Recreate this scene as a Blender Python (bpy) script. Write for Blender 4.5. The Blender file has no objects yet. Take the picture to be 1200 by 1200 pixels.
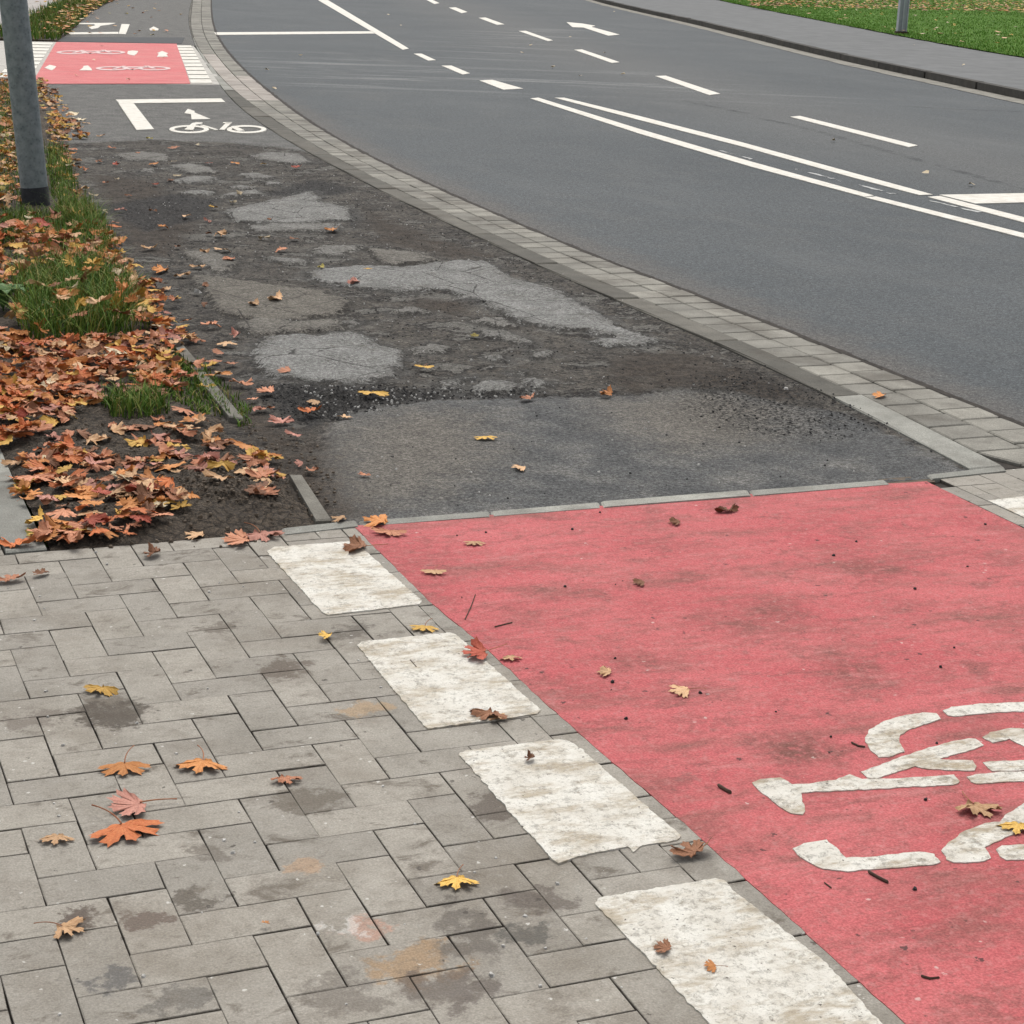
import bpy, bmesh, math, random
import numpy as np
from mathutils import Vector, Matrix, noise as mnoise
from mathutils.geometry import tessellate_polygon
random.seed(7); rng = np.random.default_rng(7)
S = bpy.context.scene
COL = S.collection

# ------------------------------------------------------------------ survey: camera pose recovered from the 20 x 10 cm pavers
F = 2191.67
CAM = np.array([-0.47303, -2.85439, 1.55341])
RT = np.array([0.92738253, -0.37228412, 0.03696183])
DN = np.array([-0.07486748, -0.28147871, -0.95664236])
FW = np.array([0.36654673, 0.88440617, -0.28891041])
def at(x, y, z=0.0):
    """ground point (metres) seen at photo position x, y, at height z"""
    d = RT*((x-600)/F) + DN*((y-600)/F) + FW
    t = (z-CAM[2])/d[2]
    p = CAM+d*t
    return (float(p[0]), float(p[1]))
def ats(pts, z=0.0): return [at(x, y, z) for x, y in pts]
def ppm(x, y):
    p = np.array([*at(x, y), 0.0]); return F/float((p-CAM)@FW)

# ------------------------------------------------------------------ helpers
def link(o, parent=None):
    COL.objects.link(o)
    if parent: o.parent = parent
    return o
def tag(o, label=None, cat=None, group=None, kind=None):
    if label: o['label'] = label
    if cat: o['category'] = cat
    if group: o['group'] = group
    if kind: o['kind'] = kind
    return o
def mesh_obj(name, verts, faces, mats, parent=None, smooth=False, midx=None):
    me = bpy.data.meshes.new(name)
    me.from_pydata([tuple(map(float, v)) for v in verts], [], [tuple(int(i) for i in f) for f in faces])
    for m in (mats if isinstance(mats, (list, tuple)) else [mats]): me.materials.append(m)
    if midx is not None: me.polygons.foreach_set('material_index', midx)
    if smooth: me.polygons.foreach_set('use_smooth', [True]*len(me.polygons))
    me.update()
    return link(bpy.data.objects.new(name, me), parent)
def fattr(o, name, arr):
    a = o.data.attributes.new(name, 'FLOAT', 'POINT'); a.data.foreach_set('value', np.asarray(arr, dtype=np.float32))
def smooth_curve(pts, step=0.25, sig=0.8):
    p = np.array(sorted(pts, key=lambda q: q[1])); ys = np.arange(p[0, 1], p[-1, 1], 0.05)
    xs = np.interp(ys, p[:, 1], p[:, 0])
    return ys, xs
class Curve:
    """x as a smooth function of y"""
    def __init__(s, pts, sig=0.6):
        p = np.array(sorted(pts, key=lambda q: q[1]))
        s.ys = np.arange(p[0, 1]-3, p[-1, 1]+3, 0.05)
        sl0 = (p[1, 0]-p[0, 0])/(p[1, 1]-p[0, 1]); sl1 = (p[-1, 0]-p[-2, 0])/(p[-1, 1]-p[-2, 1])
        xs = np.interp(s.ys, p[:, 1], p[:, 0])
        xs = np.where(s.ys < p[0, 1], p[0, 0]+sl0*(s.ys-p[0, 1]), xs); xs = np.where(s.ys > p[-1, 1], p[-1, 0]+sl1*(s.ys-p[-1, 1]), xs)
        out = xs.copy()
        for i, y in enumerate(s.ys):
            sg = sig*(1+max(0, y-6)*0.18); n = int(3*sg/0.05)
            a, b = max(0, i-n), min(len(xs), i+n+1)
            m = min(i-a, b-1-i); a, b = i-m, i+m+1
            w = np.exp(-0.5*((s.ys[a:b]-y)/sg)**2); out[i] = (xs[a:b]*w).sum()/w.sum()
        s.xs = out
    def __call__(s, y): return np.interp(y, s.ys, s.xs)
def strip(name, xa, xb, ylist, nx, z, mat, parent=None, zfun=None):
    V = []; Fc = []
    for y in ylist:
        a, b = float(xa(y)), float(xb(y))
        for k in range(nx+1):
            x = a+(b-a)*k/nx
            V.append((x, y, z if zfun is None else zfun(x, y, k/nx)))
    n = nx+1
    for j in range(len(ylist)-1):
        for k in range(nx):
            Fc.append((j*n+k, j*n+k+1, (j+1)*n+k+1, (j+1)*n+k))
    return mesh_obj(name, V, Fc, mat, parent)
def sdf(poly, X, Y):
    """signed distance, positive inside, of arrays X, Y to polygon"""
    P = np.array(poly); d = np.full(X.shape, 1e9); ins = np.zeros(X.shape, bool)
    n = len(P)
    for i in range(n):
        a = P[i]; b = P[(i+1) % n]; e = b-a; wx = X-a[0]; wy = Y-a[1]
        t = np.clip((wx*e[0]+wy*e[1])/(e@e+1e-12), 0, 1)
        d = np.minimum(d, (wx-e[0]*t)**2+(wy-e[1]*t)**2)
        c = ((a[1] > Y) != (b[1] > Y)) & (X < (b[0]-a[0])*(Y-a[1])/(b[1]-a[1]+1e-12)+a[0])
        ins ^= c
    return np.where(ins, 1, -1)*np.sqrt(d)
def vnoise(X, Y, sc, seed=0.0):
    out = np.empty(X.size)
    xf, yf = X.ravel(), Y.ravel()
    for i in range(X.size): out[i] = mnoise.noise((xf[i]*sc+seed, yf[i]*sc-seed*1.7, seed*0.37))
    return out.reshape(X.shape)
def prism(bm, poly, z0, z1):
    poly = list(poly)
    a = sum(poly[i][0]*poly[(i+1) % len(poly)][1]-poly[(i+1) % len(poly)][0]*poly[i][1] for i in range(len(poly)))
    if a < 0: poly.reverse()
    top = [bm.verts.new((x, y, z1)) for x, y in poly]; bot = [bm.verts.new((x, y, z0)) for x, y in poly]
    n = len(poly)
    for t in tessellate_polygon([[Vector((x, y, 0)) for x, y in poly]]):
        a_, b_, c_ = (poly[i] for i in t)
        if (b_[0]-a_[0])*(c_[1]-a_[1])-(b_[1]-a_[1])*(c_[0]-a_[0]) < 0: t = t[::-1]
        try: bm.faces.new([top[i] for i in t])
        except ValueError: pass
    f = None
    for i in range(n): bm.faces.new((bot[i], bot[(i+1) % n], top[(i+1) % n], top[i]))
    return f
def ragged(poly, step, amp, closed=True):
    out = []; n = len(poly)
    for i in range(n):
        a = Vector(poly[i]); b = Vector(poly[(i+1) % n]); L = (b-a).length; k = max(1, int(L/step))
        nr = Vector((-(b-a).y, (b-a).x)); nr = nr.normalized() if nr.length > 0 else nr
        for j in range(k):
            p = a.lerp(b, j/k)
            s = mnoise.noise((p.x*40, p.y*40, 3.1))*amp+random.uniform(-.45, .45)*amp
            p = p+nr*s
            out.append((p.x, p.y))
    return out
def flat_mark(name, polys, mat, z0=0.0, z1=0.004, rag=0.0, step=0.02, parent=None):
    bm = bmesh.new()
    for p in polys:
        prism(bm, ragged(p, step, rag) if rag else p, z0, z1)
    bmesh.ops.triangulate(bm, faces=[f for f in bm.faces if len(f.verts) > 4])
    me = bpy.data.meshes.new(name); bm.to_mesh(me); bm.free(); me.materials.append(mat)
    return link(bpy.data.objects.new(name, me), parent)

# ------------------------------------------------------------------ materials
class NG:
    def __init__(s, name, rough=0.9, spec=0.25):
        s.m = bpy.data.materials.new(name); s.m.use_nodes = True; s.t = s.m.node_tree; s.n = s.t.nodes
        s.b = s.n['Principled BSDF']; s.b.inputs['Roughness'].default_value = rough; s.b.inputs['Specular IOR Level'].default_value = spec
        s.co = s.n.new('ShaderNodeNewGeometry').outputs['Position']; s.bump = None
    def set(s, sock, v):
        if hasattr(v, 'node'): s.t.links.new(v, sock)
        elif v is not None: sock.default_value = v if not (isinstance(v, tuple) and len(v) == 3 and len(sock.default_value) == 4) else (*v, 1)
    def noise(s, scale, detail=4, rough=0.55, vec=None, dist=0.0, stretch=None, color=False):
        n = s.n.new('ShaderNodeTexNoise'); n.inputs['Scale'].default_value = scale; n.inputs['Detail'].default_value = detail
        n.inputs['Roughness'].default_value = rough; n.inputs['Distortion'].default_value = dist
        v = s.co if vec is None else vec
        if stretch:
            m = s.n.new('ShaderNodeMapping'); s.t.links.new(v, m.inputs['Vector']); m.inputs['Scale'].default_value = stretch[:3]
            if len(stretch) > 3: m.inputs['Rotation'].default_value = (0, 0, stretch[3])
            v = m.outputs['Vector']
        s.t.links.new(v, n.inputs['Vector'])
        return n.outputs['Color' if color else 'Fac']
    def voro(s, scale, feature='F1', out='Distance', vec=None, rnd=1.0):
        n = s.n.new('ShaderNodeTexVoronoi'); n.feature = feature; n.inputs['Scale'].default_value = scale; n.inputs['Randomness'].default_value = rnd
        s.t.links.new(s.co if vec is None else vec, n.inputs['Vector']); return n.outputs[out]
    def math(s, op, a, b=None, c=None, clamp=False):
        n = s.n.new('ShaderNodeMath'); n.operation = op; n.use_clamp = clamp
        for i, v in enumerate((a, b, c)):
            if v is not None: s.set(n.inputs[i], v)
        return n.outputs[0]
    def step(s, v, lo, hi, a=0.0, b=1.0):
        n = s.n.new('ShaderNodeMapRange'); n.interpolation_type = 'SMOOTHSTEP'
        for i, q in enumerate((v, lo, hi, a, b)): s.set(n.inputs[i], q)
        return n.outputs[0]
    def mix(s, f, a, b, mode='MIX'):
        n = s.n.new('ShaderNodeMix'); n.data_type = 'RGBA'; n.blend_type = mode
        s.set(n.inputs[0], f); s.set(n.inputs[6], a); s.set(n.inputs[7], b); return n.outputs[2]
    def ramp(s, v, stops):
        n = s.n.new('ShaderNodeValToRGB'); e = n.color_ramp.elements
        while len(e) < len(stops): e.new(0.5)
        for i, (p, c) in enumerate(stops): e[i].position = p; e[i].color = (*c, 1)
        s.t.links.new(v, n.inputs[0]); return n.outputs[0]
    def attr(s, name, out='Fac'):
        n = s.n.new('ShaderNodeAttribute'); n.attribute_name = name; return n.outputs[out]
    def objrand(s): return s.n.new('ShaderNodeObjectInfo').outputs['Random']
    def near(s, p, r, soft=0.6):
        if not hasattr(s, 'warp'):
            q = s.n.new('ShaderNodeVectorMath'); q.operation = 'MULTIPLY_ADD'; s.t.links.new(s.noise(9, 5, 0.7, color=True), q.inputs[0]); q.inputs[1].default_value = (0.26, 0.20, 0); q.inputs[2].default_value = (-0.13, -0.10, 0)
            q2 = s.n.new('ShaderNodeVectorMath'); q2.operation = 'ADD'; s.t.links.new(q.outputs[0], q2.inputs[0]); s.t.links.new(s.co, q2.inputs[1]); s.warp = q2.outputs[0]
        n = s.n.new('ShaderNodeVectorMath'); n.operation = 'DISTANCE'; s.t.links.new(s.warp, n.inputs[0]); n.inputs[1].default_value = (p[0], p[1], 0)
        return s.step(n.outputs['Value'], r*(1-soft), r, 1.0, 0.0)
    def bumps(s, h, strength=0.5, dist=0.01):
        n = s.n.new('ShaderNodeBump'); n.inputs['Strength'].default_value = strength; n.inputs['Distance'].default_value = dist
        s.t.links.new(h, n.inputs['Height'])
        if s.bump: s.t.links.new(s.bump, n.inputs['Normal'])
        s.bump = n.outputs[0]
    def done(s, col):
        s.set(s.b.inputs['Base Color'], col)
        if s.bump: s.t.links.new(s.bump, s.b.inputs['Normal'])
        return s.m
    def speck(s, col, scale, lo, hi, c, amt=1.0):
        v = s.voro(scale, 'F1', 'Color'); sep = s.n.new('ShaderNodeSeparateColor'); s.t.links.new(v, sep.inputs[0])
        d = s.math('ADD', s.voro(scale), s.math('MULTIPLY', s.math('SUBTRACT', s.noise(scale*3.2, 2), 0.5), 0.9))
        d = s.math('ADD', d, s.math('MULTIPLY', sep.outputs[1], 0.25))
        f = s.math('MULTIPLY', s.step(sep.outputs[0], lo, hi), s.step(d, 0.34, 0.22)); f = s.math('MULTIPLY', f, amt)
        return s.mix(f, col, c)

def m_road():
    g = NG('road_asphalt', 0.85, 0.3)
    big = g.noise(0.35, 4); mid = g.noise(3.0, 5); fine = g.noise(160, 3, 0.7)
    c = g.ramp(big, [(0.3, (0.064, 0.073, 0.078)), (0.7, (0.088, 0.097, 0.101))])
    c = g.mix(g.step(mid, 0.4, 0.75, 0, 0.35), c, (0.100, 0.104, 0.102))
    c = g.mix(g.attr('worn'), c, (0.118, 0.118, 0.113))
    gd = g.math('ADD', g.attr('edge'), g.math('MULTIPLY', g.math('SUBTRACT', g.noise(5, 5), 0.5), 0.7))
    c = g.mix(g.step(gd, 0.3, 1.0, 0, 0.6), c, (0.122, 0.106, 0.090))
    def dot(v):
        q = g.n.new('ShaderNodeVectorMath'); q.operation = 'DOT_PRODUCT'; g.t.links.new(g.co, q.inputs[0]); q.inputs[1].default_value = v; return q.outputs['Value']
    c = g.mix(g.step(g.noise(0.9, 7, 0.75, stretch=(1, .5, 1, -.6)), 0.50, 0.70, 0, 0.35), c, (0.125, 0.124, 0.118))
    da, db = dot((RT[0], RT[1], 0)), dot((-RT[1], RT[0], 0))
    cb = g.n.new('ShaderNodeCombineXYZ'); g.set(cb.inputs[0], g.math('MULTIPLY', da, 0.11)); g.set(cb.inputs[1], g.math('MULTIPLY', g.math('ADD', db, g.math('MULTIPLY', g.math('MULTIPLY', da, da), 0.012)), 0.85))
    stf = g.step(g.noise(2.2, 4, 0.7, vec=cb.outputs[0]), 0.51, 0.60)
    c = g.mix(g.math('MULTIPLY', g.math('MULTIPLY', g.attr('streak'), stf), 0.9), c, (0.178, 0.184, 0.180))
    c = g.mix(g.step(g.noise(40, 6, 0.85), 0.4, 0.64), g.mix(1.0, c, (0.72, 0.72, 0.72), 'MULTIPLY'), g.mix(1.0, c, (1.26, 1.26, 1.26), 'MULTIPLY'))
    c = g.mix(g.step(fine, 0.35, 0.7, 0.0, 0.95), g.mix(1.0, c, (0.55, 0.55, 0.55), 'MULTIPLY'), g.mix(1.0, c, (1.42, 1.42, 1.42), 'MULTIPLY'))
    c = g.speck(c, 90, 0.88, 0.97, (0.32, 0.32, 0.30), 0.8); c = g.speck(c, 30, 0.95, 0.98, (0.03, 0.03, 0.03), 0.7)
    c = g.mix(g.step(g.noise(1.1, 6, 0.7, stretch=(1, 0.25, 1, -0.5)), 0.5, 0.75, 0, 0.3), c, (0.130, 0.134, 0.132))
    g.bumps(g.noise(190, 3, 0.7), 0.55, 0.004)
    return g.done(c)
def m_path():
    g = NG('broken_cycle_path_asphalt', 0.92, 0.2)
    n1 = g.noise(14, 6, 0.65); n2 = g.noise(70, 4, 0.7); n3 = g.noise(4, 5, 0.6); grain = g.noise(230, 3, 0.75)
    jit = g.math('ADD', g.math('MULTIPLY', g.math('SUBTRACT', n1, 0.5), 0.17), g.math('MULTIPLY', g.math('SUBTRACT', n2, 0.5), 0.09))
    # loose dark gravel and dirt
    dirt = g.ramp(n3, [(0.25, (0.036, 0.033, 0.029)), (0.5, (0.074, 0.067, 0.058)), (0.75, (0.122, 0.112, 0.096))])
    vc = g.voro(85, 'F1', 'Color'); sep = g.n.new('ShaderNodeSeparateColor'); g.t.links.new(vc, sep.inputs[0])
    dirt = g.mix(g.step(sep.outputs[0], 0.55, 1.0, 0, 0.7), dirt, (0.15, 0.13, 0.105))
    dirt = g.mix(g.step(sep.outputs[1], 0.72, 0.9, 0, 0.8), dirt, (0.022, 0.020, 0.019))
    dirt = g.mix(g.step(g.noise(2.2, 6, 0.75), 0.50, 0.64, 0, 0.6), dirt, (0.132, 0.120, 0.102))
    wr = g.math('ADD', g.noise(3.4, 7, 0.68, dist=0.6, stretch=(0.8, 1.25, 1, 0.5)), g.math('MULTIPLY', g.math('SUBTRACT', n2, 0.5), 0.12))
    dirt = g.mix(g.step(wr, 0.53, 0.60, 0, 0.8), dirt, g.ramp(n1, [(0.3, (0.115, 0.110, 0.098)), (0.7, (0.185, 0.178, 0.160))]))
    dirt = g.mix(g.math('MULTIPLY', g.step(wr, 0.515, 0.54), g.step(wr, 0.575, 0.55)), dirt, (0.020, 0.017, 0.015))
    wr2 = g.noise(11, 6, 0.72, dist=0.5)
    dirt = g.mix(g.step(wr2, 0.58, 0.63, 0, 0.7), dirt, (0.150, 0.140, 0.122))
    dirt = g.mix(g.step(wr2, 0.42, 0.36, 0, 0.6), dirt, (0.020, 0.018, 0.016))
    br = g.math('ADD', g.attr('brown'), jit)
    dirt = g.mix(g.step(br, -0.04, 0.10, 0, 0.8), dirt, g.ramp(n1, [(0.3, (0.024, 0.019, 0.015)), (0.7, (0.085, 0.067, 0.051))]))
    bl = g.math('ADD', g.attr('black'), jit)
    dirt = g.mix(g.step(bl, -0.04, 0.06, 0, 0.85), dirt, g.ramp(n2, [(0.35, (0.012, 0.012, 0.013)), (0.6, (0.045, 0.043, 0.041)), (0.75, (0.13, 0.125, 0.115))]))
    # pale old wearing course
    pl = g.math('ADD', g.attr('plate'), jit)
    plate = g.ramp(g.noise(9, 5), [(0.3, (0.195, 0.195, 0.183)), (0.7, (0.295, 0.292, 0.277))])
    plate = g.mix(g.attr('tone'), plate, g.ramp(n1, [(0.3, (0.125, 0.112, 0.092)), (0.7, (0.205, 0.188, 0.158))]))
    plate = g.mix(g.step(g.noise(110, 2, 0.6), 0.58, 0.72, 0, 0.7), plate, (0.10, 0.098, 0.09))
    pit = g.math('MULTIPLY', g.step(g.noise(3.2, 4), 0.44, 0.6), g.step(g.noise(85, 3, 0.6), 0.56, 0.61))
    plate = g.mix(g.math('MULTIPLY', pit, 0.85), plate, (0.055, 0.050, 0.045))
    crk = g.math('ADD', g.voro(2.6, 'DISTANCE_TO_EDGE', vec=None), g.math('MULTIPLY', g.math('SUBTRACT', n1, 0.5), 0.05))
    plate = g.mix(g.step(g.math('ABSOLUTE', crk), 0.012, 0.003, 0, 0.8), plate, (0.035, 0.031, 0.028))
    plate = g.mix(g.step(g.noise(6, 7, 0.75), 0.54, 0.68, 0, 0.65), plate, (0.125, 0.112, 0.092))
    soft = g.step(g.noise(5, 3), 0.36, 0.58, 0.012, 0.12)
    c = g.mix(g.step(pl, g.math('MULTIPLY', soft, -1.0), soft), dirt, plate)
    rim = g.math('MULTIPLY', g.step(pl, -0.055, -0.012), g.step(pl, 0.012, -0.006))
    c = g.mix(g.math('MULTIPLY', rim, 0.6), c, (0.022, 0.020, 0.018))
    # newer asphalt
    nw = g.math('ADD', g.attr('newer'), jit)
    newc = g.ramp(g.noise(5, 6, 0.62), [(0.3, (0.078, 0.080, 0.081)), (0.5, (0.115, 0.116, 0.114)), (0.72, (0.195, 0.188, 0.174))])
    du = g.math('ADD', g.attr('dust'), g.math('MULTIPLY', jit, 2.5))
    newc = g.mix(g.step(du, -0.2, 0.22, 0, 0.85), newc, g.ramp(n1, [(0.3, (0.125, 0.113, 0.096)), (0.7, (0.215, 0.196, 0.168))]))
    c = g.mix(g.step(nw, -0.02, 0.05), c, newc)
    sm = g.math('ADD', g.attr('smoothed'), jit)
    smc = g.ramp(g.noise(6, 5), [(0.3, (0.120, 0.119, 0.112)), (0.7, (0.188, 0.184, 0.172))])
    c = g.mix(g.step(sm, -0.05, 0.05), c, smc)
    cr = g.math('ADD', g.attr('crumb'), g.math('MULTIPLY', jit, 2.0))
    crf = g.math('MULTIPLY', g.step(cr, -0.12, 0.15), g.step(g.noise(60, 2, 0.6), 0.48, 0.56))
    c = g.mix(g.math('MULTIPLY', crf, 0.85), c, (0.028, 0.026, 0.024))
    so = g.math('ADD', g.attr('soil'), g.math('MULTIPLY', jit, 1.8))
    c = g.mix(g.step(so, -0.10, 0.14, 0, 0.92), c, g.ramp(n1, [(0.3, (0.034, 0.026, 0.020)), (0.7, (0.085, 0.066, 0.049))]))
    c = g.mix(g.step(grain, 0.3, 0.72), g.mix(1.0, c, (0.45, 0.45, 0.45), 'MULTIPLY'), g.mix(1.0, c, (1.55, 1.55, 1.55), 'MULTIPLY'))
    c = g.mix(g.step(g.noise(70, 5, 0.8), 0.38, 0.64), g.mix(1.0, c, (0.58, 0.57, 0.56), 'MULTIPLY'), g.mix(1.0, c, (1.3, 1.3, 1.3), 'MULTIPLY'))
    c = g.speck(c, 95, 0.93, 0.98, (0.33, 0.31, 0.27), 0.6)
    g.bumps(g.noise(60, 5, 0.75), 0.6, 0.012); g.bumps(grain, 0.7, 0.005)
    return g.done(c)
def m_paver(stains):
    g = NG('grey_concrete_pavers', 0.88, 0.25)
    c = g.ramp(g.noise(6, 6, 0.6), [(0.25, (0.252, 0.233, 0.200)), (0.5, (0.326, 0.303, 0.264)), (0.8, (0.392, 0.366, 0.322))])
    t = g.attr('tone')
    c = g.mix(g.step(t, 0, 1), g.mix(1.0, c, (0.89, 0.885, 0.875), 'MULTIPLY'), g.mix(1.0, c, (1.06, 1.05, 1.03), 'MULTIPLY'))
    dn = g.math('ADD', g.noise(10, 8, 0.70, dist=0.5, stretch=(1, 1.6, 1, 0.2)), g.math('MULTIPLY', g.attr('stain'), 0.20))
    c = g.mix(g.step(dn, 0.575, 0.70, 0, 0.72), c, (0.105, 0.085, 0.064))
    c = g.mix(g.step(g.noise(2.1, 6, 0.7), 0.47, 0.70, 0, 0.55), c, (0.185, 0.156, 0.120))
    for p, r, col, a in stains:
        f0 = g.near(p, r*1.25, 0.9); f = g.math('MULTIPLY', g.step(f0, 0.0, 0.5), g.step(g.math('ADD', g.noise(24, 7, 0.72), g.math('MULTIPLY', f0, 0.25)), 0.52, 0.68))
        c = g.mix(g.math('MULTIPLY', f, a), c, col)
    c = g.mix(g.step(g.noise(42, 7, 0.8, stretch=(1, 1.5, 1, 0.3)), 0.50, 0.68, 0, 0.5), c, (0.150, 0.130, 0.102))
    c = g.mix(g.step(g.noise(5.5, 8, 0.75), 0.50, 0.66, 0, 0.42), c, (0.155, 0.132, 0.105))
    c = g.mix(g.step(g.noise(33, 6, 0.75), 0.56, 0.70, 0, 0.35), c, (0.40, 0.385, 0.345))
    e = g.attr('edge')
    c = g.mix(g.math('MULTIPLY', g.step(e, 0.3, 1.0), g.step(g.noise(24, 4), 0.32, 0.6, 0.15, 0.85)), c, (0.065, 0.054, 0.043))
    c = g.mix(g.step(g.noise(240, 3, 0.7), 0.35, 0.72), g.mix(1.0, c, (0.83, 0.83, 0.83), 'MULTIPLY'), g.mix(1.0, c, (1.15, 1.15, 1.15), 'MULTIPLY'))
    c = g.speck(c, 75, 0.95, 0.98, (0.62, 0.60, 0.55), 0.7); c = g.speck(c, 45, 0.955, 0.98, (0.07, 0.06, 0.05), 0.8); c = g.speck(c, 170, 0.8, 0.95, (0.16, 0.15, 0.13), 0.6)
    g.bumps(g.noise(30, 5, 0.7), 0.35, 0.004); g.bumps(g.noise(260, 3, 0.7), 0.55, 0.002)
    return g.done(c)
def m_stone(name, a, b, dirt=0.5):
    g = NG(name, 0.9, 0.2)
    c = g.ramp(g.noise(7, 6, 0.6), [(0.3, a), (0.7, b)])
    t = g.attr('tone'); c = g.mix(t, g.mix(1.0, c, (0.78, 0.78, 0.76), 'MULTIPLY'), g.mix(1.0, c, (1.15, 1.14, 1.1), 'MULTIPLY'))
    c = g.mix(g.step(g.noise(3.2, 6, 0.65), 0.45, 0.68, 0, dirt), c, (0.095, 0.082, 0.066))
    c = g.mix(g.step(g.noise(230, 3, 0.7), 0.35, 0.72), g.mix(1.0, c, (0.75, 0.75, 0.75), 'MULTIPLY'), g.mix(1.0, c, (1.2, 1.2, 1.2), 'MULTIPLY'))
    g.bumps(g.noise(45, 5, 0.7), 0.5, 0.006)
    return g.done(c)
def m_white(name, dirty=0.5):
    g = NG(name, 0.8, 0.25)
    c = g.ramp(g.noise(11, 6, 0.65), [(0.3, (0.60, 0.56, 0.485)), (0.6, (0.735, 0.71, 0.64))])
    c = g.mix(g.step(g.noise(5, 8, 0.75, stretch=(1, 2.2, 1)), 0.46, 0.62, 0, dirty*1.1), c, (0.36, 0.285, 0.185))
    c = g.mix(g.step(g.noise(19, 8, 0.78), 0.545, 0.64, 0, dirty*0.9), c, (0.26, 0.225, 0.17))
    c = g.mix(g.step(g.noise(70, 4, 0.75, dist=1.5), 0.54, 0.66, 0, min(1, dirty)), c, (0.30, 0.27, 0.22))
    c = g.mix(g.step(g.noise(34, 8, 0.82), 0.52, 0.62, 0, dirty*0.8), c, (0.215, 0.195, 0.16))
    c = g.speck(c, 120, 0.86, 0.96, (0.12, 0.105, 0.085), min(1, dirty*1.6))
    g.bumps(g.noise(90, 5, 0.8, dist=1.0), 0.8, 0.004)
    return g.done(c)
def m_red(name, a, b, dirt=1.0):
    g = NG(name, 0.88, 0.25)
    c = g.ramp(g.noise(2.4, 6, 0.65), [(0.3, a), (0.7, b)])
    c = g.mix(g.step(g.noise(5, 6, 0.7, stretch=(0.8, 2.0, 1)), 0.46, 0.72, 0, 0.55*dirt), c, (0.215, 0.105, 0.085))
    c = g.mix(g.step(g.noise(1.5, 5, 0.65, stretch=(1, 2.4, 1, -0.4)), 0.53, 0.72, 0, 0.55*dirt), c, (0.205, 0.098, 0.078))
    c = g.mix(g.step(g.noise(11, 6, 0.75), 0.57, 0.73, 0, 0.45*dirt), c, (0.30, 0.19, 0.175))
    c = g.mix(g.step(g.noise(7, 8, 0.78, dist=0.8, stretch=(0.8, 1.6, 1, -0.3)), 0.50, 0.64, 0, 0.5*dirt), c, (0.175, 0.082, 0.066))
    c = g.mix(g.step(g.noise(26, 6, 0.8), 0.53, 0.66, 0, 0.45*dirt), c, (0.165, 0.072, 0.062))
    for p, r, al in [(at(945, 880), 0.13, 0.75), (at(900, 365+360), 0.20, 0.4), (at(1015, 795), 0.14, 0.5), (at(745, 770), 0.12, 0.35), (at(1010, 668), 0.16, 0.5), (at(1150, 965), 0.16, 0.35), (at(990, 780), 0.1, 0.35), (at(610, 720), 0.12, 0.4)]:
        c = g.mix(g.math('MULTIPLY', g.math('MULTIPLY', g.near(p, r, 0.9), g.step(g.noise(30, 5, 0.7), 0.3, 0.55)), al*dirt), c, (0.120, 0.062, 0.044))
    c = g.mix(g.step(g.noise(2.6, 7, 0.75, stretch=(0.55, 2.3, 1)), 0.50, 0.68, 0, 0.6*dirt), c, (0.235, 0.105, 0.085))
    c = g.mix(g.step(g.noise(3.6, 7, 0.75, stretch=(0.5, 2.6, 1)), 0.55, 0.70, 0, 0.5*dirt), c, (0.56, 0.25, 0.235))
    gr = g.noise(210, 3, 0.75)
    c = g.mix(g.step(gr, 0.33, 0.72), g.mix(1.0, c, (0.74, 0.69, 0.69), 'MULTIPLY'), g.mix(1.0, c, (1.18, 1.20, 1.20), 'MULTIPLY'))
    c = g.mix(g.step(g.noise(48, 5, 0.78), 0.50, 0.66, 0, 0.4), c, (0.52, 0.24, 0.225)); c = g.speck(c, 85, 0.9, 0.97, (0.09, 0.045, 0.04), 0.7*dirt); c = g.speck(c, 40, 0.95, 0.97, (0.04, 0.03, 0.028), 0.8*dirt); c = g.speck(c, 60, 0.97, 0.99, (0.6, 0.5, 0.45), 0.6)
    g.bumps(g.noise(75, 4, 0.7), 0.4, 0.005); g.bumps(gr, 0.7, 0.003)
    return g.done(c)
def m_soil():
    g = NG('damp_soil', 0.85, 0.3)
    c = g.ramp(g.noise(8, 6, 0.7), [(0.25, (0.070, 0.054, 0.040)), (0.5, (0.142, 0.112, 0.083)), (0.8, (0.235, 0.190, 0.143))])
    c = g.mix(g.step(g.noise(120, 3, 0.7), 0.4, 0.7), g.mix(1.0, c, (0.7, 0.7, 0.7), 'MULTIPLY'), g.mix(1.0, c, (1.35, 1.3, 1.25), 'MULTIPLY'))
    ve = g.n.new('ShaderNodeVectorMath'); ve.operation = 'MULTIPLY_ADD'; g.t.links.new(g.noise(18, 4, 0.7, color=True), ve.inputs[0]); ve.inputs[1].default_value = (.05, .05, .05); g.t.links.new(g.co, ve.inputs[2])
    ed = g.voro(26, 'DISTANCE_TO_EDGE', vec=ve.outputs[0]); ed2 = g.voro(70, 'DISTANCE_TO_EDGE', vec=ve.outputs[0])
    c = g.mix(g.step(ed, 0.10, 0.0, 0, 0.75), c, (0.020, 0.016, 0.012)); c = g.mix(g.step(ed2, 0.09, 0.0, 0, 0.5), c, (0.024, 0.019, 0.014))
    c = g.mix(g.step(g.noise(13, 5, 0.75), 0.56, 0.68, 0, 0.5), c, (0.19, 0.155, 0.115))
    g.bumps(g.step(ed, 0.0, 0.16), 0.8, 0.012); g.bumps(g.step(ed2, 0.0, 0.14), 0.6, 0.006); g.bumps(g.noise(24, 7, 0.8), 1.0, 0.035); g.bumps(g.noise(190, 3, 0.7), 0.5, 0.004)
    return g.done(c)
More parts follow.
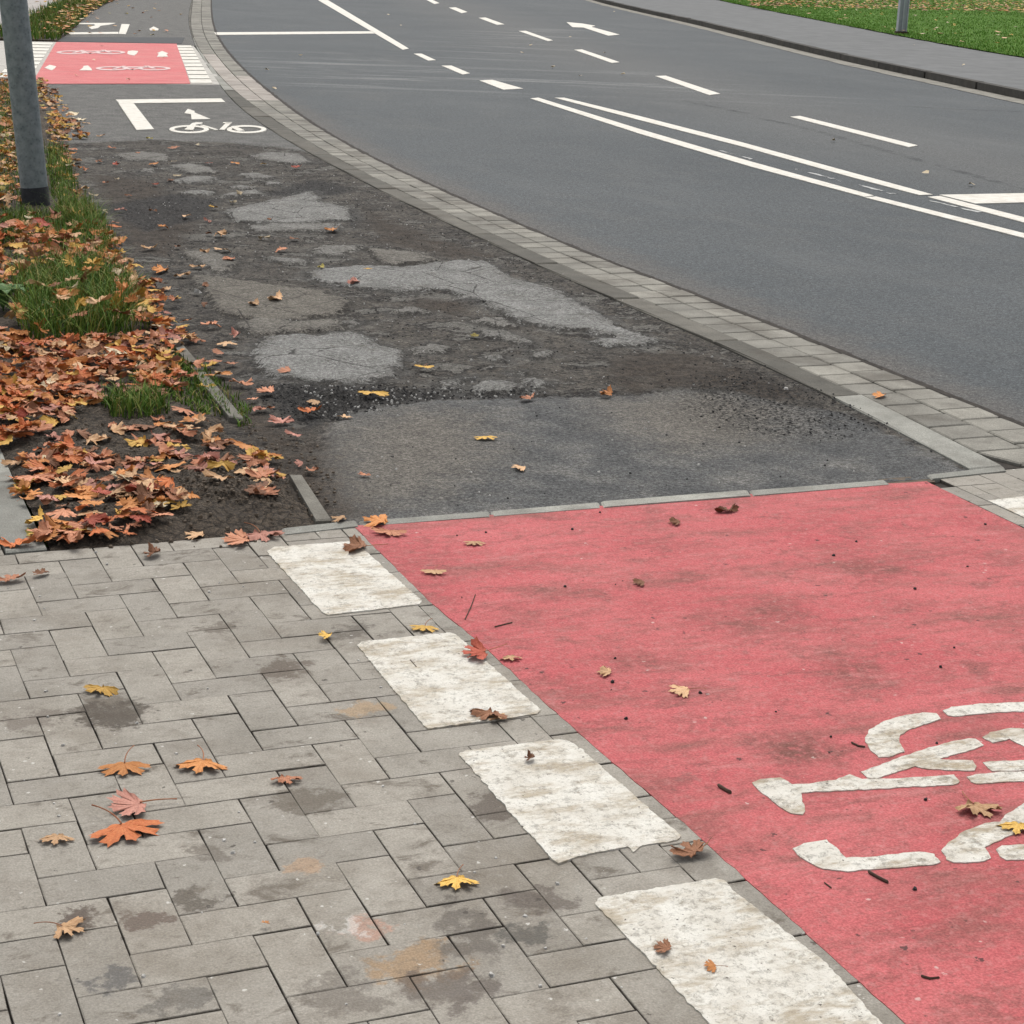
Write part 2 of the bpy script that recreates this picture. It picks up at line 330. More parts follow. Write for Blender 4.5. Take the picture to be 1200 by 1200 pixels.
def m_lawn():
    g = NG('lawn_soil', 0.95, 0.1)
    c = g.ramp(g.noise(1.2, 6, 0.7), [(0.3, (0.075, 0.16, 0.020)), (0.7, (0.11, 0.22, 0.032))])
    c = g.mix(g.step(g.noise(22, 5, 0.7), 0.45, 0.7, 0, 0.6), c, (0.03, 0.055, 0.01))
    g.bumps(g.noise(30, 5, 0.7), 0.9, 0.05)
    return g.done(c)
def m_grass(name, cols):
    g = NG(name, 0.7, 0.2)
    c = g.ramp(g.attr('tint'), [(i/(len(cols)-1), q) for i, q in enumerate(cols)])
    return g.done(c)
def m_leaf(name, a, b):
    g = NG(name, 0.72, 0.25)
    tc = g.n.new('ShaderNodeTexCoord').outputs['Object']
    r = g.objrand()
    c = g.mix(g.step(g.noise(22, 4, 0.6, vec=tc), 0.3, 0.7), a, b)
    c = g.mix(g.step(g.noise(55, 4, 0.7, vec=tc), 0.60, 0.74, 0, 0.6), c, tuple(x*0.35 for x in a))
    c = g.mix(g.math('MULTIPLY', g.attr('vein'), 0.4), c, tuple(min(1, x*0.55) for x in a))
    c = g.mix(r, g.mix(1.0, c, (0.66, 0.63, 0.60), 'MULTIPLY'), g.mix(1.0, c, (1.18, 1.18, 1.18), 'MULTIPLY'))
    g.bumps(g.noise(60, 3, vec=tc), 0.4, 0.004)
    g.b.inputs['Subsurface Weight'].default_value = 0.0
    return g.done(c)
def m_galv():
    g = NG('weathered_galvanised_steel', 0.62, 0.4)
    g.b.inputs['Metallic'].default_value = 0.25
    tc = g.n.new('ShaderNodeTexCoord').outputs['Object']
    c = g.ramp(g.noise(26, 5, 0.6, vec=tc), [(0.32, (0.090, 0.115, 0.128)), (0.68, (0.245, 0.275, 0.285))])
    c = g.mix(g.step(g.voro(55, vec=tc), 0.1, 0.5, 0, 0.3), c, (0.33, 0.36, 0.37))
    c = g.mix(g.step(g.noise(5, 5, 0.7, vec=tc, stretch=(3, 3, 0.5)), 0.55, 0.75, 0, 0.5), c, (0.11, 0.12, 0.12))
    return g.done(c)
def m_plain(name, a, b, scale=20, rough=0.85, bump=0.4):
    g = NG(name, rough, 0.25)
    c = g.ramp(g.noise(scale, 5, 0.65), [(0.3, a), (0.7, b)])
    g.bumps(g.noise(scale*4, 4, 0.7), bump, 0.005)
    return g.done(c)

STAINS = [(at(490, 1130), 0.085, (0.33, 0.215, 0.115), 0.75), (at(425, 1083), 0.05, (0.45, 0.24, 0.17), 0.6), (at(410, 1078), 0.04, (0.6, 0.58, 0.54), 0.5), (at(430, 830), 0.05, (0.38, 0.25, 0.13), 0.6),
          (at(355, 1012), 0.045, (0.42, 0.27, 0.16), 0.6), (at(128, 838), 0.10, (0.085, 0.07, 0.055), 0.9), (at(93, 1072), 0.055, (0.10, 0.075, 0.06), 0.9), (at(172, 1078), 0.045, (0.12, 0.085, 0.068), 0.8),
          (at(235, 1050), 0.05, (0.10, 0.085, 0.068), 0.8), (at(120, 1148), 0.05, (0.11, 0.105, 0.1), 0.8), (at(205, 1172), 0.05, (0.13, 0.12, 0.105), 0.7), (at(550, 1090), 0.09, (0.10, 0.085, 0.072), 0.7),
          (at(520, 1160), 0.09, (0.10, 0.08, 0.07), 0.7), (at(635, 1055), 0.07, (0.10, 0.08, 0.068), 0.7), (at(625, 1100), 0.05, (0.09, 0.085, 0.075), 0.8), (at(330, 785), 0.08, (0.115, 0.09, 0.07), 0.8),
          (at(255, 735), 0.06, (0.12, 0.098, 0.076), 0.7), (at(420, 740), 0.07, (0.10, 0.085, 0.07), 0.7), (at(590, 940), 0.09, (0.10, 0.08, 0.065), 0.8), (at(360, 940), 0.08, (0.115, 0.095, 0.072), 0.7),
          (at(45, 840), 0.07, (0.13, 0.105, 0.085), 0.6), (at(400, 1165), 0.08, (0.14, 0.12, 0.10), 0.6), (at(465, 760), 0.05, (0.10, 0.085, 0.07), 0.7), (at(240, 1000), 0.05, (0.12, 0.10, 0.08), 0.6)]
M = dict(
    road=m_road(), path=m_path(), paver=m_paver(STAINS), soil=m_soil(), lawn=m_lawn(), galv=m_galv(),
    kerb=m_stone('pale_kerb_concrete', (0.27, 0.27, 0.245), (0.36, 0.355, 0.325), 0.45),
    edgekerb=m_stone('weathered_edging_concrete', (0.17, 0.16, 0.138), (0.255, 0.242, 0.212), 0.6), dirtykerb=m_stone('dirty_kerb_concrete', (0.105, 0.100, 0.088), (0.165, 0.155, 0.135), 0.55),
    gutter=m_stone('gutter_stone', (0.215, 0.205, 0.182), (0.315, 0.302, 0.268), 0.55), palegutter=m_stone('pale_gutter_stone', (0.36, 0.32, 0.29), (0.46, 0.42, 0.385), 0.3),
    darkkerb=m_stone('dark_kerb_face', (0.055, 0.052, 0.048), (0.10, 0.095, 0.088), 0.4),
    farpav=m_stone('far_paving_concrete', (0.40, 0.385, 0.36), (0.52, 0.50, 0.47), 0.25),
    red=m_red('red_path_coating', (0.475, 0.098, 0.105), (0.575, 0.160, 0.160)),
    farred=m_red('faded_red_coating', (0.62, 0.15, 0.155), (0.66, 0.235, 0.225), 0.3),
    white=m_white('worn_white_marking', 0.8), blockwhite=m_white('white_block_paint', 0.68), roadwhite=m_white('road_line_paint', 0.10),
    bitumen=m_plain('bitumen_coat', (0.018, 0.019, 0.022), (0.04, 0.04, 0.043), 30, 0.7),
    joint=m_plain('dark_joint_dirt', (0.014, 0.011, 0.009), (0.045, 0.036, 0.027), 40),
    walk=m_plain('footway_asphalt', (0.110, 0.113, 0.112), (0.165, 0.167, 0.165), 3, 0.9, 0.3),
    twig=m_plain('twig_bark', (0.05, 0.032, 0.024), (0.10, 0.065, 0.045), 60),
    crumb=m_plain('asphalt_crumb', (0.02, 0.019, 0.019), (0.055, 0.052, 0.05), 90), pebble=m_plain('pale_pebble', (0.30, 0.29, 0.27), (0.62, 0.60, 0.56), 40),
    petiole=m_plain('leaf_stalk', (0.28, 0.11, 0.06), (0.40, 0.19, 0.10), 30), weed=m_plain('weed_leaf_green', (0.06, 0.13, 0.035), (0.11, 0.21, 0.06), 30, 0.6),
    vgrass=m_grass('verge_grass_blade', [(0.028, 0.070, 0.010), (0.080, 0.165, 0.018), (0.165, 0.245, 0.036), (0.34, 0.25, 0.09)]),
    lgrass=m_grass('lawn_grass_blade', [(0.085, 0.20, 0.022), (0.125, 0.27, 0.034), (0.165, 0.32, 0.05), (0.26, 0.30, 0.08)]),
)
LEAFCOL = {  # linear base colours
    'orange': ((0.56, 0.215, 0.062), (0.66, 0.30, 0.105)), 'salmon': ((0.53, 0.215, 0.115), (0.64, 0.31, 0.185)), 'tan': ((0.62, 0.37, 0.19), (0.74, 0.49, 0.29)),
    'yellow': ((0.62, 0.36, 0.07), (0.75, 0.48, 0.13)), 'red': ((0.33, 0.065, 0.040), (0.45, 0.11, 0.065)), 'brown': ((0.19, 0.085, 0.042), (0.30, 0.14, 0.075)),
    'bright': ((0.56, 0.15, 0.05), (0.66, 0.23, 0.085)), 'cream': ((0.66, 0.55, 0.36), (0.74, 0.62, 0.44)), 'olive': ((0.30, 0.26, 0.06), (0.45, 0.36, 0.10)), 'pink': ((0.46, 0.20, 0.15), (0.56, 0.28, 0.215))}
LM = {k: m_leaf(k+'_maple_leaf', *v) for k, v in LEAFCOL.items()}

# ------------------------------------------------------------------ boundary curves (metres)
C0 = Curve(ats([(1136,550),(1052,504),(968,457),(930,446),(880,420),(820,394),(780,376),(740,361),(668,328),(610,302),(560,278),(466,234),(380,189),(330,162),(298,140),(270,120),(256,98),(227,53),(225,46),(219,20),(225,0)]))
C1 = Curve(ats([(1178,547),(1112,512),(1056,482),(998,457),(960,440),(906,418),(870,399),(820,382),(770,356),(710,334),(634,299),(560,268),(476,226),(420,200),(380,178),(348,158),(318,138),(288,118),(266,101),(229,54),(222,30),(226,0)]))
C2 = Curve(ats([(1140,475),(1066,445),(1014,424),(960,402),(900,380),(830,351),(760,323),(720,311),(640,277),(560,242),(480,206),(424,180),(380,155),(340,128),(310,104),(280,78),(260,54),(250,36),(247,18),(247,0)])+[(3.64, 1.5), (3.60, -1), (3.56, -4)])
C3 = Curve([(11.6, -8), (11.9, 2), (12.5, 8), (13.2, 12.5)]+ats([(1200,118),(1100,95),(1000,75),(900,50),(800,25),(720,8)])+[(27.2, 60), (33, 75)])
C4 = Curve([(16.5, -8), (17.0, 2), (17.6, 10), (18.6, 17)]+ats([(1200,72),(1100,52),(1000,32),(900,12),(830,0)], 0.1)+[(36.5, 70)], 1.0)
XL = Curve([(0.95, 1.9), (0.985, 3.1), (1.04, 4.3), (1.10, 5.2), (1.19, 6.0), (1.30, 7.4), (1.45, 9.2), (1.76, 11.7), (2.28, 15.4), (2.45, 17.6)], 0.3)
def geo_list(a, b, s0, s1):
    out = [a]; 
    while out[-1] < b:
        t = (out[-1]-a)/(b-a); out.append(min(b, out[-1]+s0+(s1-s0)*t))
    return out

# ------------------------------------------------------------------ ground, road
gr = mesh_obj('ground', [(-160, -60, -0.12), (260, -60, -0.12), (260, 420, -0.12), (-160, 420, -0.12)], [(0, 1, 2, 3)], M['lawn']); tag(gr, kind='structure')
ys = geo_list(-6, 74, 0.12, 0.6)
rd = strip('road', lambda y: C2(y)+0.03, C3, ys, 90, -0.003, M['road']); tag(rd, kind='structure')
rv = np.array([v.co[:] for v in rd.data.vertices]); X, Y = rv[:, 0], rv[:, 1]
dl = X-C2(Y)
fattr(rd, 'edge', np.clip(1-dl/0.55, 0, 1)*np.clip((22-Y)/8, 0, 1))
mid = C2(Y)+0.48*(C3(Y)-C2(Y))
fattr(rd, 'worn', np.clip(1-np.abs(X-mid-0.8)/1.9, 0, 1)*0.65)
sk_ = np.maximum(sdf(ats([(250,58),(400,62),(500,76),(760,84),(1010,116),(960,128),(760,112),(560,112),(420,108),(285,96)]), X, Y)/1.6, sdf(ats([(530,34),(700,30),(740,44),(640,72),(540,86),(470,70)]), X, Y)/2.5)
fattr(rd, 'streak', np.clip(sk_+0.25, 0, 1))
# pale tyre marks where cars swing across into the side road
def ribbon(bm, pts, w, z):
    p = [Vector((*q, 0)) for q in pts]; L = []; R_ = []
    for i in range(len(p)):
        d = (p[min(i+1, len(p)-1)]-p[max(i-1, 0)]).normalized(); n = Vector((-d.y, d.x, 0)); ww = w*min(1, 0.25+min(i, len(p)-1-i)*0.4)
        L.append(bm.verts.new((p[i].x+n.x*ww, p[i].y+n.y*ww, z))); R_.append(bm.verts.new((p[i].x-n.x*ww, p[i].y-n.y*ww, z)))
    for i in range(len(p)-1): bm.faces.new((R_[i], R_[i+1], L[i+1], L[i]))
def m_tyre(name='pale_tyre_rub', colr=(0.185, 0.19, 0.187), lo=0.28, hi=0.60, mx=0.7):
    g = NG(name, 0.9, 0.2); tr = g.n.new('ShaderNodeBsdfTransparent'); mx_ = g.n.new('ShaderNodeMixShader')
    f = g.step(g.noise(3.5, 5, 0.7), lo, hi, 0, mx); out = g.n['Material Output']
    g.t.links.new(f, mx_.inputs[0]); g.t.links.new(tr.outputs[0], mx_.inputs[1]); g.t.links.new(g.b.outputs[0], mx_.inputs[2]); g.t.links.new(mx_.outputs[0], out.inputs[0])
    return g.done(colr)
M['farpaint'] = m_plain('worn_far_marking', (0.62, 0.42, 0.40), (0.70, 0.60, 0.57), 3, 0.85, 0.1); M['clod'] = m_plain('soil_clod', (0.07, 0.053, 0.038), (0.15, 0.118, 0.086), 30); M['tyre'] = m_tyre(); M['fadedpaint'] = m_tyre('faded_line_paint', (0.5, 0.5, 0.48), 0.42, 0.5, 0.9); M['seam'] = m_tyre('bitumen_seam', (0.05, 0.052, 0.054), 0.40, 0.70, 0.35)
def crv(pts, n=24):
    P = [Vector((*q, 0)) for q in pts]; out = []
    for i in range(n+1):
        t = i/n*(len(P)-1); k = min(int(t), len(P)-2); u = t-k
        p0, p1, p2, p3 = P[max(k-1, 0)], P[k], P[k+1], P[min(k+2, len(P)-1)]
        q = 0.5*((2*p1)+(p2-p0)*u+(2*p0-5*p1+4*p2-p3)*u*u+(3*p1-p0-3*p2+p3)*u**3); out.append((q.x, q.y))
    return out
bm = bmesh.new()
for px in [[(860,132),(950,152),(1050,180),(1200,222)],[(1050,124),(1120,128),(1200,131)],[(800,118),(880,134)]]:
    ribbon(bm, crv(ats(px)), 0.05, 0.0015)
me = bpy.data.meshes.new('bitumen_seams'); bm.to_mesh(me); bm.free(); me.materials.append(M['seam']); link(bpy.data.objects.new('bitumen_seams', me), rd)

# ------------------------------------------------------------------ gutter and kerb line beside the cycle path
def stones(name, cells, mat, top=0.0, bev=0.005, depth=0.06, jitter=0.002):
    V = []; Fc = []; T = []; E = []
    for c in cells:
        q = [Vector(p) for p in c]; ctr = sum(q, Vector((0, 0)))/len(q); b = len(V); n = len(q); tone = random.random(); dz = random.uniform(-1, 1)*jitter; tx, ty = random.uniform(-1, 1)*0.008, random.uniform(-1, 1)*0.008
        for lev in range(3):
            for p in q:
                d = (ctr-p); L = d.length; d = d/L if L else d
                pp = p+d*(bev*1.2 if lev == 0 else 0)
                z = top+dz+(pp.x-ctr.x)*tx+(pp.y-ctr.y)*ty-(0 if lev == 0 else bev*0.7 if lev == 1 else depth)
                V.append((pp.x, pp.y, z)); T.append(tone); E.append(0.0 if lev == 0 else 1.0)
        Fc.append(tuple(b+i for i in range(n)))
        for lev in range(2):
            for i in range(n):
                j = (i+1) % n
                Fc.append((b+(lev+1)*n+i, b+(lev+1)*n+j, b+lev*n+j, b+lev*n+i))
    o = mesh_obj(name, V, Fc, mat); fattr(o, 'tone', T); fattr(o, 'edge', E)
    return o
cells = []; g_ = 0.004
for y in []: pass
for row in range(2):
    y = -4.0+(0.08 if row else 0)
    while y < 46:
        L = random.uniform(0.15, 0.18)*(1 if y < 16 else 2.0)
        lo_ = lambda q: float(C1(q)) if q > 2.0 else float(C2(q))-0.33
        a0, a1 = lo_(y), lo_(y+L); b0, b1 = float(C2(y)), float(C2(y+L))
        f0, f1 = row*0.5, row*0.5+0.5
        cells.append([(a0+(b0-a0)*f0+g_, y+g_), (a0+(b0-a0)*f1-g_, y+g_), (a1+(b1-a1)*f1-g_, y+L-g_), (a1+(b1-a1)*f0+g_, y+L-g_)])
        y += L
yy = 1.93
pale = [c for c in cells if 15.6 < c[0][1] < 23 and (c[0][0] < float(C2(c[0][1]))-0.25 or c[0][1] < 19)]
gs = stones('gutter', [c for c in cells if c not in pale], M['gutter'], 0.001, 0.006); tag(gs, kind='structure')
gs = stones('gutter', pale, M['palegutter'], 0.001, 0.006); tag(gs, kind='structure')
kc = []; kd = []
y = 1.96
while y < 45:
    L = 1.0 if y < 16 else 2.0
    c = [(float(C0(y))+0.003, y+.004), (float(C1(y))-0.004, y+.004), (float(C1(y+L/2))-0.004, y+L/2), (float(C1(y+L))-0.004, y+L-.004), (float(C0(y+L))+0.003, y+L-.004), (float(C0(y+L/2))+0.003, y+L/2)]
    (kc if y < 2.9 or (16 < y < 26) else kd).append(c); y += L
k1 = stones('kerb', kc, M['kerb'], 0.004, 0.006, 0.1); tag(k1, kind='structure')
k2 = stones('kerb', kd, M['dirtykerb'], 0.003, 0.008, 0.1); tag(k2, kind='structure')
bed = strip('gutter_bed', lambda y: C0(y)-0.03, lambda y: C2(y)+0.06, geo_list(-6, 48, 0.1, 0.4), 4, -0.012, M['joint']); tag(bed, kind='structure')
# ragged dirt-filled gap along the road edge
bm = bmesh.new(); prev = None
for y in np.arange(1.0, 30, 0.025):
    x = float(C2(y)); a = x-0.012+0.012*mnoise.noise((y*6, 0, 0)); b = x+0.032+0.022*mnoise.noise((y*5, 4, 0))+0.012*mnoise.noise((y*30, 9, 0))
    cur = [bm.verts.new((a, y, 0.0015)), bm.verts.new(((a+b)/2, y, 0.004+0.004*mnoise.noise((y*22, 2, 0)))), bm.verts.new((b, y, -0.002))]
    if prev: bm.faces.new((prev[0], prev[1], cur[1], cur[0])); bm.faces.new((prev[1], prev[2], cur[2], cur[1]))
    prev = cur
me = bpy.data.meshes.new('gutter_dirt'); bm.to_mesh(me); bm.free(); me.materials.append(M['joint']); tag(link(bpy.data.objects.new('gutter_dirt', me)), kind='stuff', label='dark dirt washed into the gap along the road edge', cat='dirt')

# far side kerb, drain strip, footway, lawn
kcell = []; y = -6
while y < 70:
    L = 2.0
    gap = 0.035 if abs(y-18) < 0.6 else 0.004
    kcell.append([(float(C3(y)), y+gap), (float(C3(y))+0.13, y+gap), (float(C3(y+L))+0.13, y+L-gap), (float(C3(y+L)), y+L-gap)]); y += L
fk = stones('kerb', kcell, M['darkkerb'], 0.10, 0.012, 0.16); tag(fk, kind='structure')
dr = strip('gutter', lambda y: C3(y)-0.32-0.06*mnoise.noise((float(y)*0.9, 0, 5)), lambda y: C3(y)-0.002, geo_list(-6, 70, 0.3, 0.6), 2, 0.002, M['gutter']); tag(dr, kind='structure'); fattr(dr, 'tone', np.full(len(dr.data.vertices), 0.7))
fw = strip('footway', lambda y: C3(y)+0.135, lambda y: C4(y)+0.3, geo_list(-6, 72, 0.4, 1), 6, 0.097, M['walk']); tag(fw, kind='structure')
lw = strip('lawn', lambda y: C4(y)+0.05*mnoise.noise((float(y)*1.3, 3, 0)), lambda y: C4(y)+60, geo_list(-6, 74, 0.4, 1.2), 40, 0.1, M['lawn'], zfun=lambda x, y, t: 0.115+0.25*t+0.02*mnoise.noise((x, y, 0))); tag(lw, kind='structure')

# ------------------------------------------------------------------ cycle path of broken asphalt
PL = [  # pale plates, outlined (photo positions), tone 0 = pale grey, 1 = brownish
 ([(297,413),(304,403),(313,394),(350,391),(371,393),(393,388),(421,390),(439,400),(467,410),(471,421),(460,441),(439,445),(408,449),(371,446),(332,441),(315,439),(300,424)], 0),
 ([(358,319),(374,314),(404,312),(430,311),(473,312),(514,307),(533,305),(573,306),(587,317),(597,325),(619,330),(653,339),(672,351),(693,362),(712,373),(725,383),(747,390),(771,398),(757,403),(707,405),(693,397),(720,394),(683,386),(653,385),(619,378),(597,370),(568,354),(533,343),(510,338),(473,342),(430,338),(397,333),(371,330)], 0),
 ([(225,322),(262,325),(300,330),(375,340),(412,352),(400,365),(375,370),(325,377),(290,372),(257,365),(245,347),(232,335)], .95),
 ([(212,295),(250,292),(280,307),(260,320),(232,307)], .7), ([(305,300),(325,301),(360,304),(355,309),(325,307)], .3), ([(362,292),(380,287),(425,287),(400,300),(375,299)], .4),
 ([(262,246),(300,238),(345,228),(365,222),(375,230),(372,236),(385,238),(408,243),(412,256),(380,259),(340,262),(275,258)], .1), ([(286,265),(320,262),(400,262),(395,270),(302,271)], .3),
 ([(206,226),(232,222),(252,225),(246,228)], .2), ([(252,230),(266,226),(300,222),(312,228),(286,229)], .2), ([(268,219),(280,216),(300,219),(290,221)], .2), ([(196,212),(224,206),(254,207),(248,212),(220,214)], .2),
 ([(276,204),(300,202),(322,207),(320,209),(292,208)], .2), ([(310,212),(328,213),(328,217),(312,216)], .2), ([(294,182),(312,178),(350,180),(365,190),(345,192),(300,186)], .3), ([(196,194),(220,191),(244,195),(256,201),(220,203),(208,198)], .4),
 ([(134,181),(166,177),(198,181),(196,188),(150,188)], .5), ([(164,198),(180,197),(182,201),(168,202)], .3), ([(624,411),(645,410),(643,418),(625,418)], .2), ([(568,417),(589,418),(591,423),(579,422)], .1),
 ([(552,375),(587,370),(605,381),(587,383)], .5), ([(563,387),(592,387),(627,399),(621,405),(592,397),(571,395)], .3), ([(480,407),(507,402),(527,406),(520,411),(485,415)], .4), ([(552,459),(560,450),(573,445),(600,447),(619,455),(587,459)], .1),
 ([(613,443),(629,441),(640,450),(637,454),(619,451)], .1), ([(517,447),(557,439),(533,450),(539,455),(515,454)], .1), ([(603,435),(616,433),(621,438)], .2), ([(402,376),(415,374),(422,379),(408,382)], .3), ([(458,363),(480,358),(504,365),(465,368)], .4),
 ([(300,372),(350,376),(395,372),(400,384),(340,388),(300,392),(270,380)], .8), ([(430,290),(500,296),(515,305),(450,309)], .8)]
yl = geo_list(1.90, 17.75, 0.014, 0.06); NXc = 230
V = np.zeros((len(yl), NXc+1, 2))
for j, y in enumerate(yl):
    a = float(XL(y))-0.06; b = float(C0(y))-0.001
    V[j, :, 0] = np.linspace(a, b, NXc+1); V[j, :, 1] = y
PX, PY = V[:, :, 0], V[:, :, 1]
plate = np.full(PX.shape, -9.0); tone = np.zeros(PX.shape)
for poly, tn in PL:
    d = sdf(ats(poly), PX, PY); m = d > plate; plate = np.where(m, d, plate); tone = np.where(m, tn, tone)
def field(*polys):
    o = np.full(PX.shape, -9.0)
    for p in polys: o = np.maximum(o, sdf(ats(p), PX, PY))
    return o
newer = field([(380,640),(386,608),(365,575),(372,535),(378,505),(400,483),(450,472),(520,465),(640,463),(740,460),(800,454),(860,458),(930,474),(990,482),(1160,560),(1160,640)])
dust = field([(385,500),(480,478),(560,485),(590,530),(520,580),(420,600),(380,580)], [(700,470),(830,455),(930,480),(900,520),(800,530),(720,500)])
soilf = field([(300,520),(345,500),(385,520),(400,560),(430,600),(380,625),(330,620)], [(150,380),(230,400),(300,470),(360,520),(300,520),(200,430)])
brown = field([(700,440),(720,415),(790,405),(880,430),(960,465),(900,470),(820,452),(740,462)], [(420,240),(520,280),(590,300),(520,300),(440,282)], [(480,345),(560,352),(540,372),(470,362)], [(100,200),(180,210),(240,260),(200,300),(150,290)])
black = field([(300,448),(340,446),(460,450),(520,455),(650,458),(740,456),(850,452),(860,462),(740,463),(640,467),(520,467),(450,474),(390,492),(360,500),(320,480)], [(290,425),(300,448),(330,452),(290,460)], [(410,238),(425,250),(415,268),(405,258)], [(110,240),(200,225),(260,232),(240,255),(170,270)], [(300,226),(370,208),(420,220),(400,226),(340,230)])
crumb = field([(800,440),(880,430),(975,460),(1020,500),(960,520),(860,510),(790,480)], [(320,450),(400,450),(460,458),(420,480),(340,490)])
smoothd = field([(-90,90),(300,90),(345,150),(400,185),(330,172),(260,166),(180,163),(60,168),(-90,180)])
n_a = vnoise(PX, PY, 6.0, 1.0); n_b = vnoise(PX, PY, 22.0, 2.0); n_c = vnoise(PX, PY, 55.0, 3.0)
st = lambda d, e: np.clip(d/e+0.5, 0, 1)
mp = st(plate+n_b*0.03+n_c*0.01, 0.03); mn = st(newer+n_b*0.03, 0.08); ms = st(smoothd, 0.2)
rough_amt = (1-np.maximum(np.maximum(mp*0.85, mn*0.8), ms*0.9))
Z = -0.008+0.012*mp*(1-mn)+0.006*mn+0.006*ms+rough_amt*(n_a*0.004+n_b*0.0045+n_c*0.0035)+n_a*0.001
Z += st(crumb, 0.2)*np.maximum(0, n_c)*0.010
Z += st(black+n_b*0.02, 0.05)*(n_c*0.006-0.004)
edgef = np.clip((PX-(C0(PY)-0.05))/0.05, 0, 1); Z = Z*(1-edgef)-0.004*edgef
n = NXc+1; J, K = np.meshgrid(np.arange(len(yl)-1), np.arange(NXc), indexing='ij'); base = (J*n+K).ravel()
faces = np.stack([base, base+1, base+n+1, base+n], 1)
cp = mesh_obj('cycle_path', np.stack([PX, PY, Z], 2).reshape(-1, 3), faces, M['path'], smooth=True); tag(cp, kind='structure')
for nm, a in (('plate', plate), ('tone', tone), ('newer', newer), ('dust', dust), ('soil', soilf), ('brown', brown), ('black', black), ('crumb', crumb), ('smoothed', smoothd)): fattr(cp, nm, np.clip(a, -1, 1).ravel())
# path continuing beyond the far crossing
XF = Curve([(3.85, 25.2), (4.48, 28.4), (6.07, 35.8), (7.92, 43.5), (10.4, 52)], 0.6)
fp = strip('path', XF, lambda y: C0(y)-0.002, geo_list(25.0, 46, 0.3, 0.5), 20, 0.0, M['path']); tag(fp, kind='structure')
nv = len(fp.data.vertices)
for nm, v in (('plate', -1), ('tone', 0), ('newer', -1), ('dust', -1), ('soil', -1), ('brown', -1), ('black', -1), ('crumb', -1), ('smoothed', 1)): fattr(fp, nm, np.full(nv, v))
dk = flat_mark('asphalt_patch', [ats([(62,48.6),(213,51.3),(216.5,44.2),(70,43.5)])], m_plain('fresh_dark_asphalt', (0.045, 0.047, 0.05), (0.07, 0.071, 0.073), 8), 0.0, 0.004); tag(dk, 'dark patch of new asphalt across the path behind the far red crossing', 'asphalt patch')

# ------------------------------------------------------------------ near pavement: herringbone pavers
def herring(x0, x1, y0, y1):
    out = []
    for n_ in range(-60, 60):
        for m_ in range(-40, 40):
            for (u, v, w, h_) in ((n_+2*m_, -n_+2*m_, 1, 2), (1+n_+2*m_, 1-n_+2*m_, 2, 1)):
                xa, xb, yb, ya = u*.1, (u+w)*.1, -v*.1, -(v+h_)*.1
                a, b, c, d = max(xa, x0), min(xb, x1), max(ya, y0), min(yb, y1)
                if b-a > 0.012 and d-c > 0.012: out.append((a, b, c, d))
    return out
JG = 0.0008
cells = []
def quad(a, b, c, d, g=JG):
    j = lambda: random.uniform(-.0013, .0013)
    g = g*random.uniform(.6, 1.4)
    return [(a+g+j(), c+g+j()), (b-g+j(), c+g+j()), (b-g+j(), d-g+j()), (a+g+j(), d-g+j())]
for (a, b, c, d) in herring(-2.6, 0.978, -2.4, 1.885): cells.append(quad(a, b, c, d))
for (a, b, c, d) in herring(-3.0, 0.075, 1.885, 8.0): cells.append(quad(a, b, c, d))
y = -2.4
while y < 1.885:                     # narrow edging stones between the pavers and the red coating
    L = random.choice([0.1, 0.16, 0.2]); y2 = min(1.885, y+L); e0 = float(np.interp((y+y2)/2, [-2.4, -.77, -.05, .3, .9, 1.3, 1.9], [1.09, 1.075, 1.061, 1.045, 1.034, 1.014, 1.016])); cells.append(quad(0.978, e0+0.006, y, y2, 0.0014)); y = y2
cells += [quad(2.885, 2.945, y_, y_+0.2) for y_ in np.arange(-2.4, 1.8, 0.2)]
for (a, b, c, d) in herring(2.945, 3.72, -2.4, 1.93):
    b = min(b, float(C2((c+d)/2))-0.34)
    if b-a > 0.015: cells.append(quad(a, b, c, d))
pv = stones('pavement', cells, M['paver'], 0.0, 0.0022, 0.02, 0.0007); tag(pv, kind='structure')
dark_at = ats([(130,832),(330,785),(335,815),(560,1100),(520,1160),(640,1075),(180,1070),(420,745),(255,735),(590,930)])
stv = np.zeros(len(pv.data.vertices)); vi = 0
for c in cells:
    cx, cy = sum(p[0] for p in c)/4, sum(p[1] for p in c)/4
    s_ = random.random()**3*0.35
    if any(abs(cx-q[0])+abs(cy-q[1]) < 0.09 for q in dark_at[:2]): s_ = 0.6
    stv[vi:vi+12] = s_; vi += 12
fattr(pv, 'stain', stv)
pb = mesh_obj('pavement_bed', [(-3.0, -2.45, -0.009), (1.05, -2.45, -0.009), (1.05, 1.95, -0.009), (0.07, 1.95, -0.009), (0.07, 8, -0.009), (-3.0, 8, -0.009)], [(0, 1, 2, 3, 4, 5)], M['joint']); tag(pb, kind='structure')
pb2 = mesh_obj('pavement_bed', [(2.86, -2.45, -0.011), (3.75, -2.45, -0.011), (3.75, 1.95, -0.011), (2.86, 1.95, -0.011)], [(0, 1, 2, 3)], M['joint']); tag(pb2, kind='structure')
sw = strip('footway', lambda y: XL(y)-4.5, lambda y: XL(y)-0.93, geo_list(8, 17.5, 0.5, 0.6), 4, 0.0, M['farpav']); tag(sw, kind='structure'); fattr(sw, 'tone', np.full(len(sw.data.vertices), 0.4))

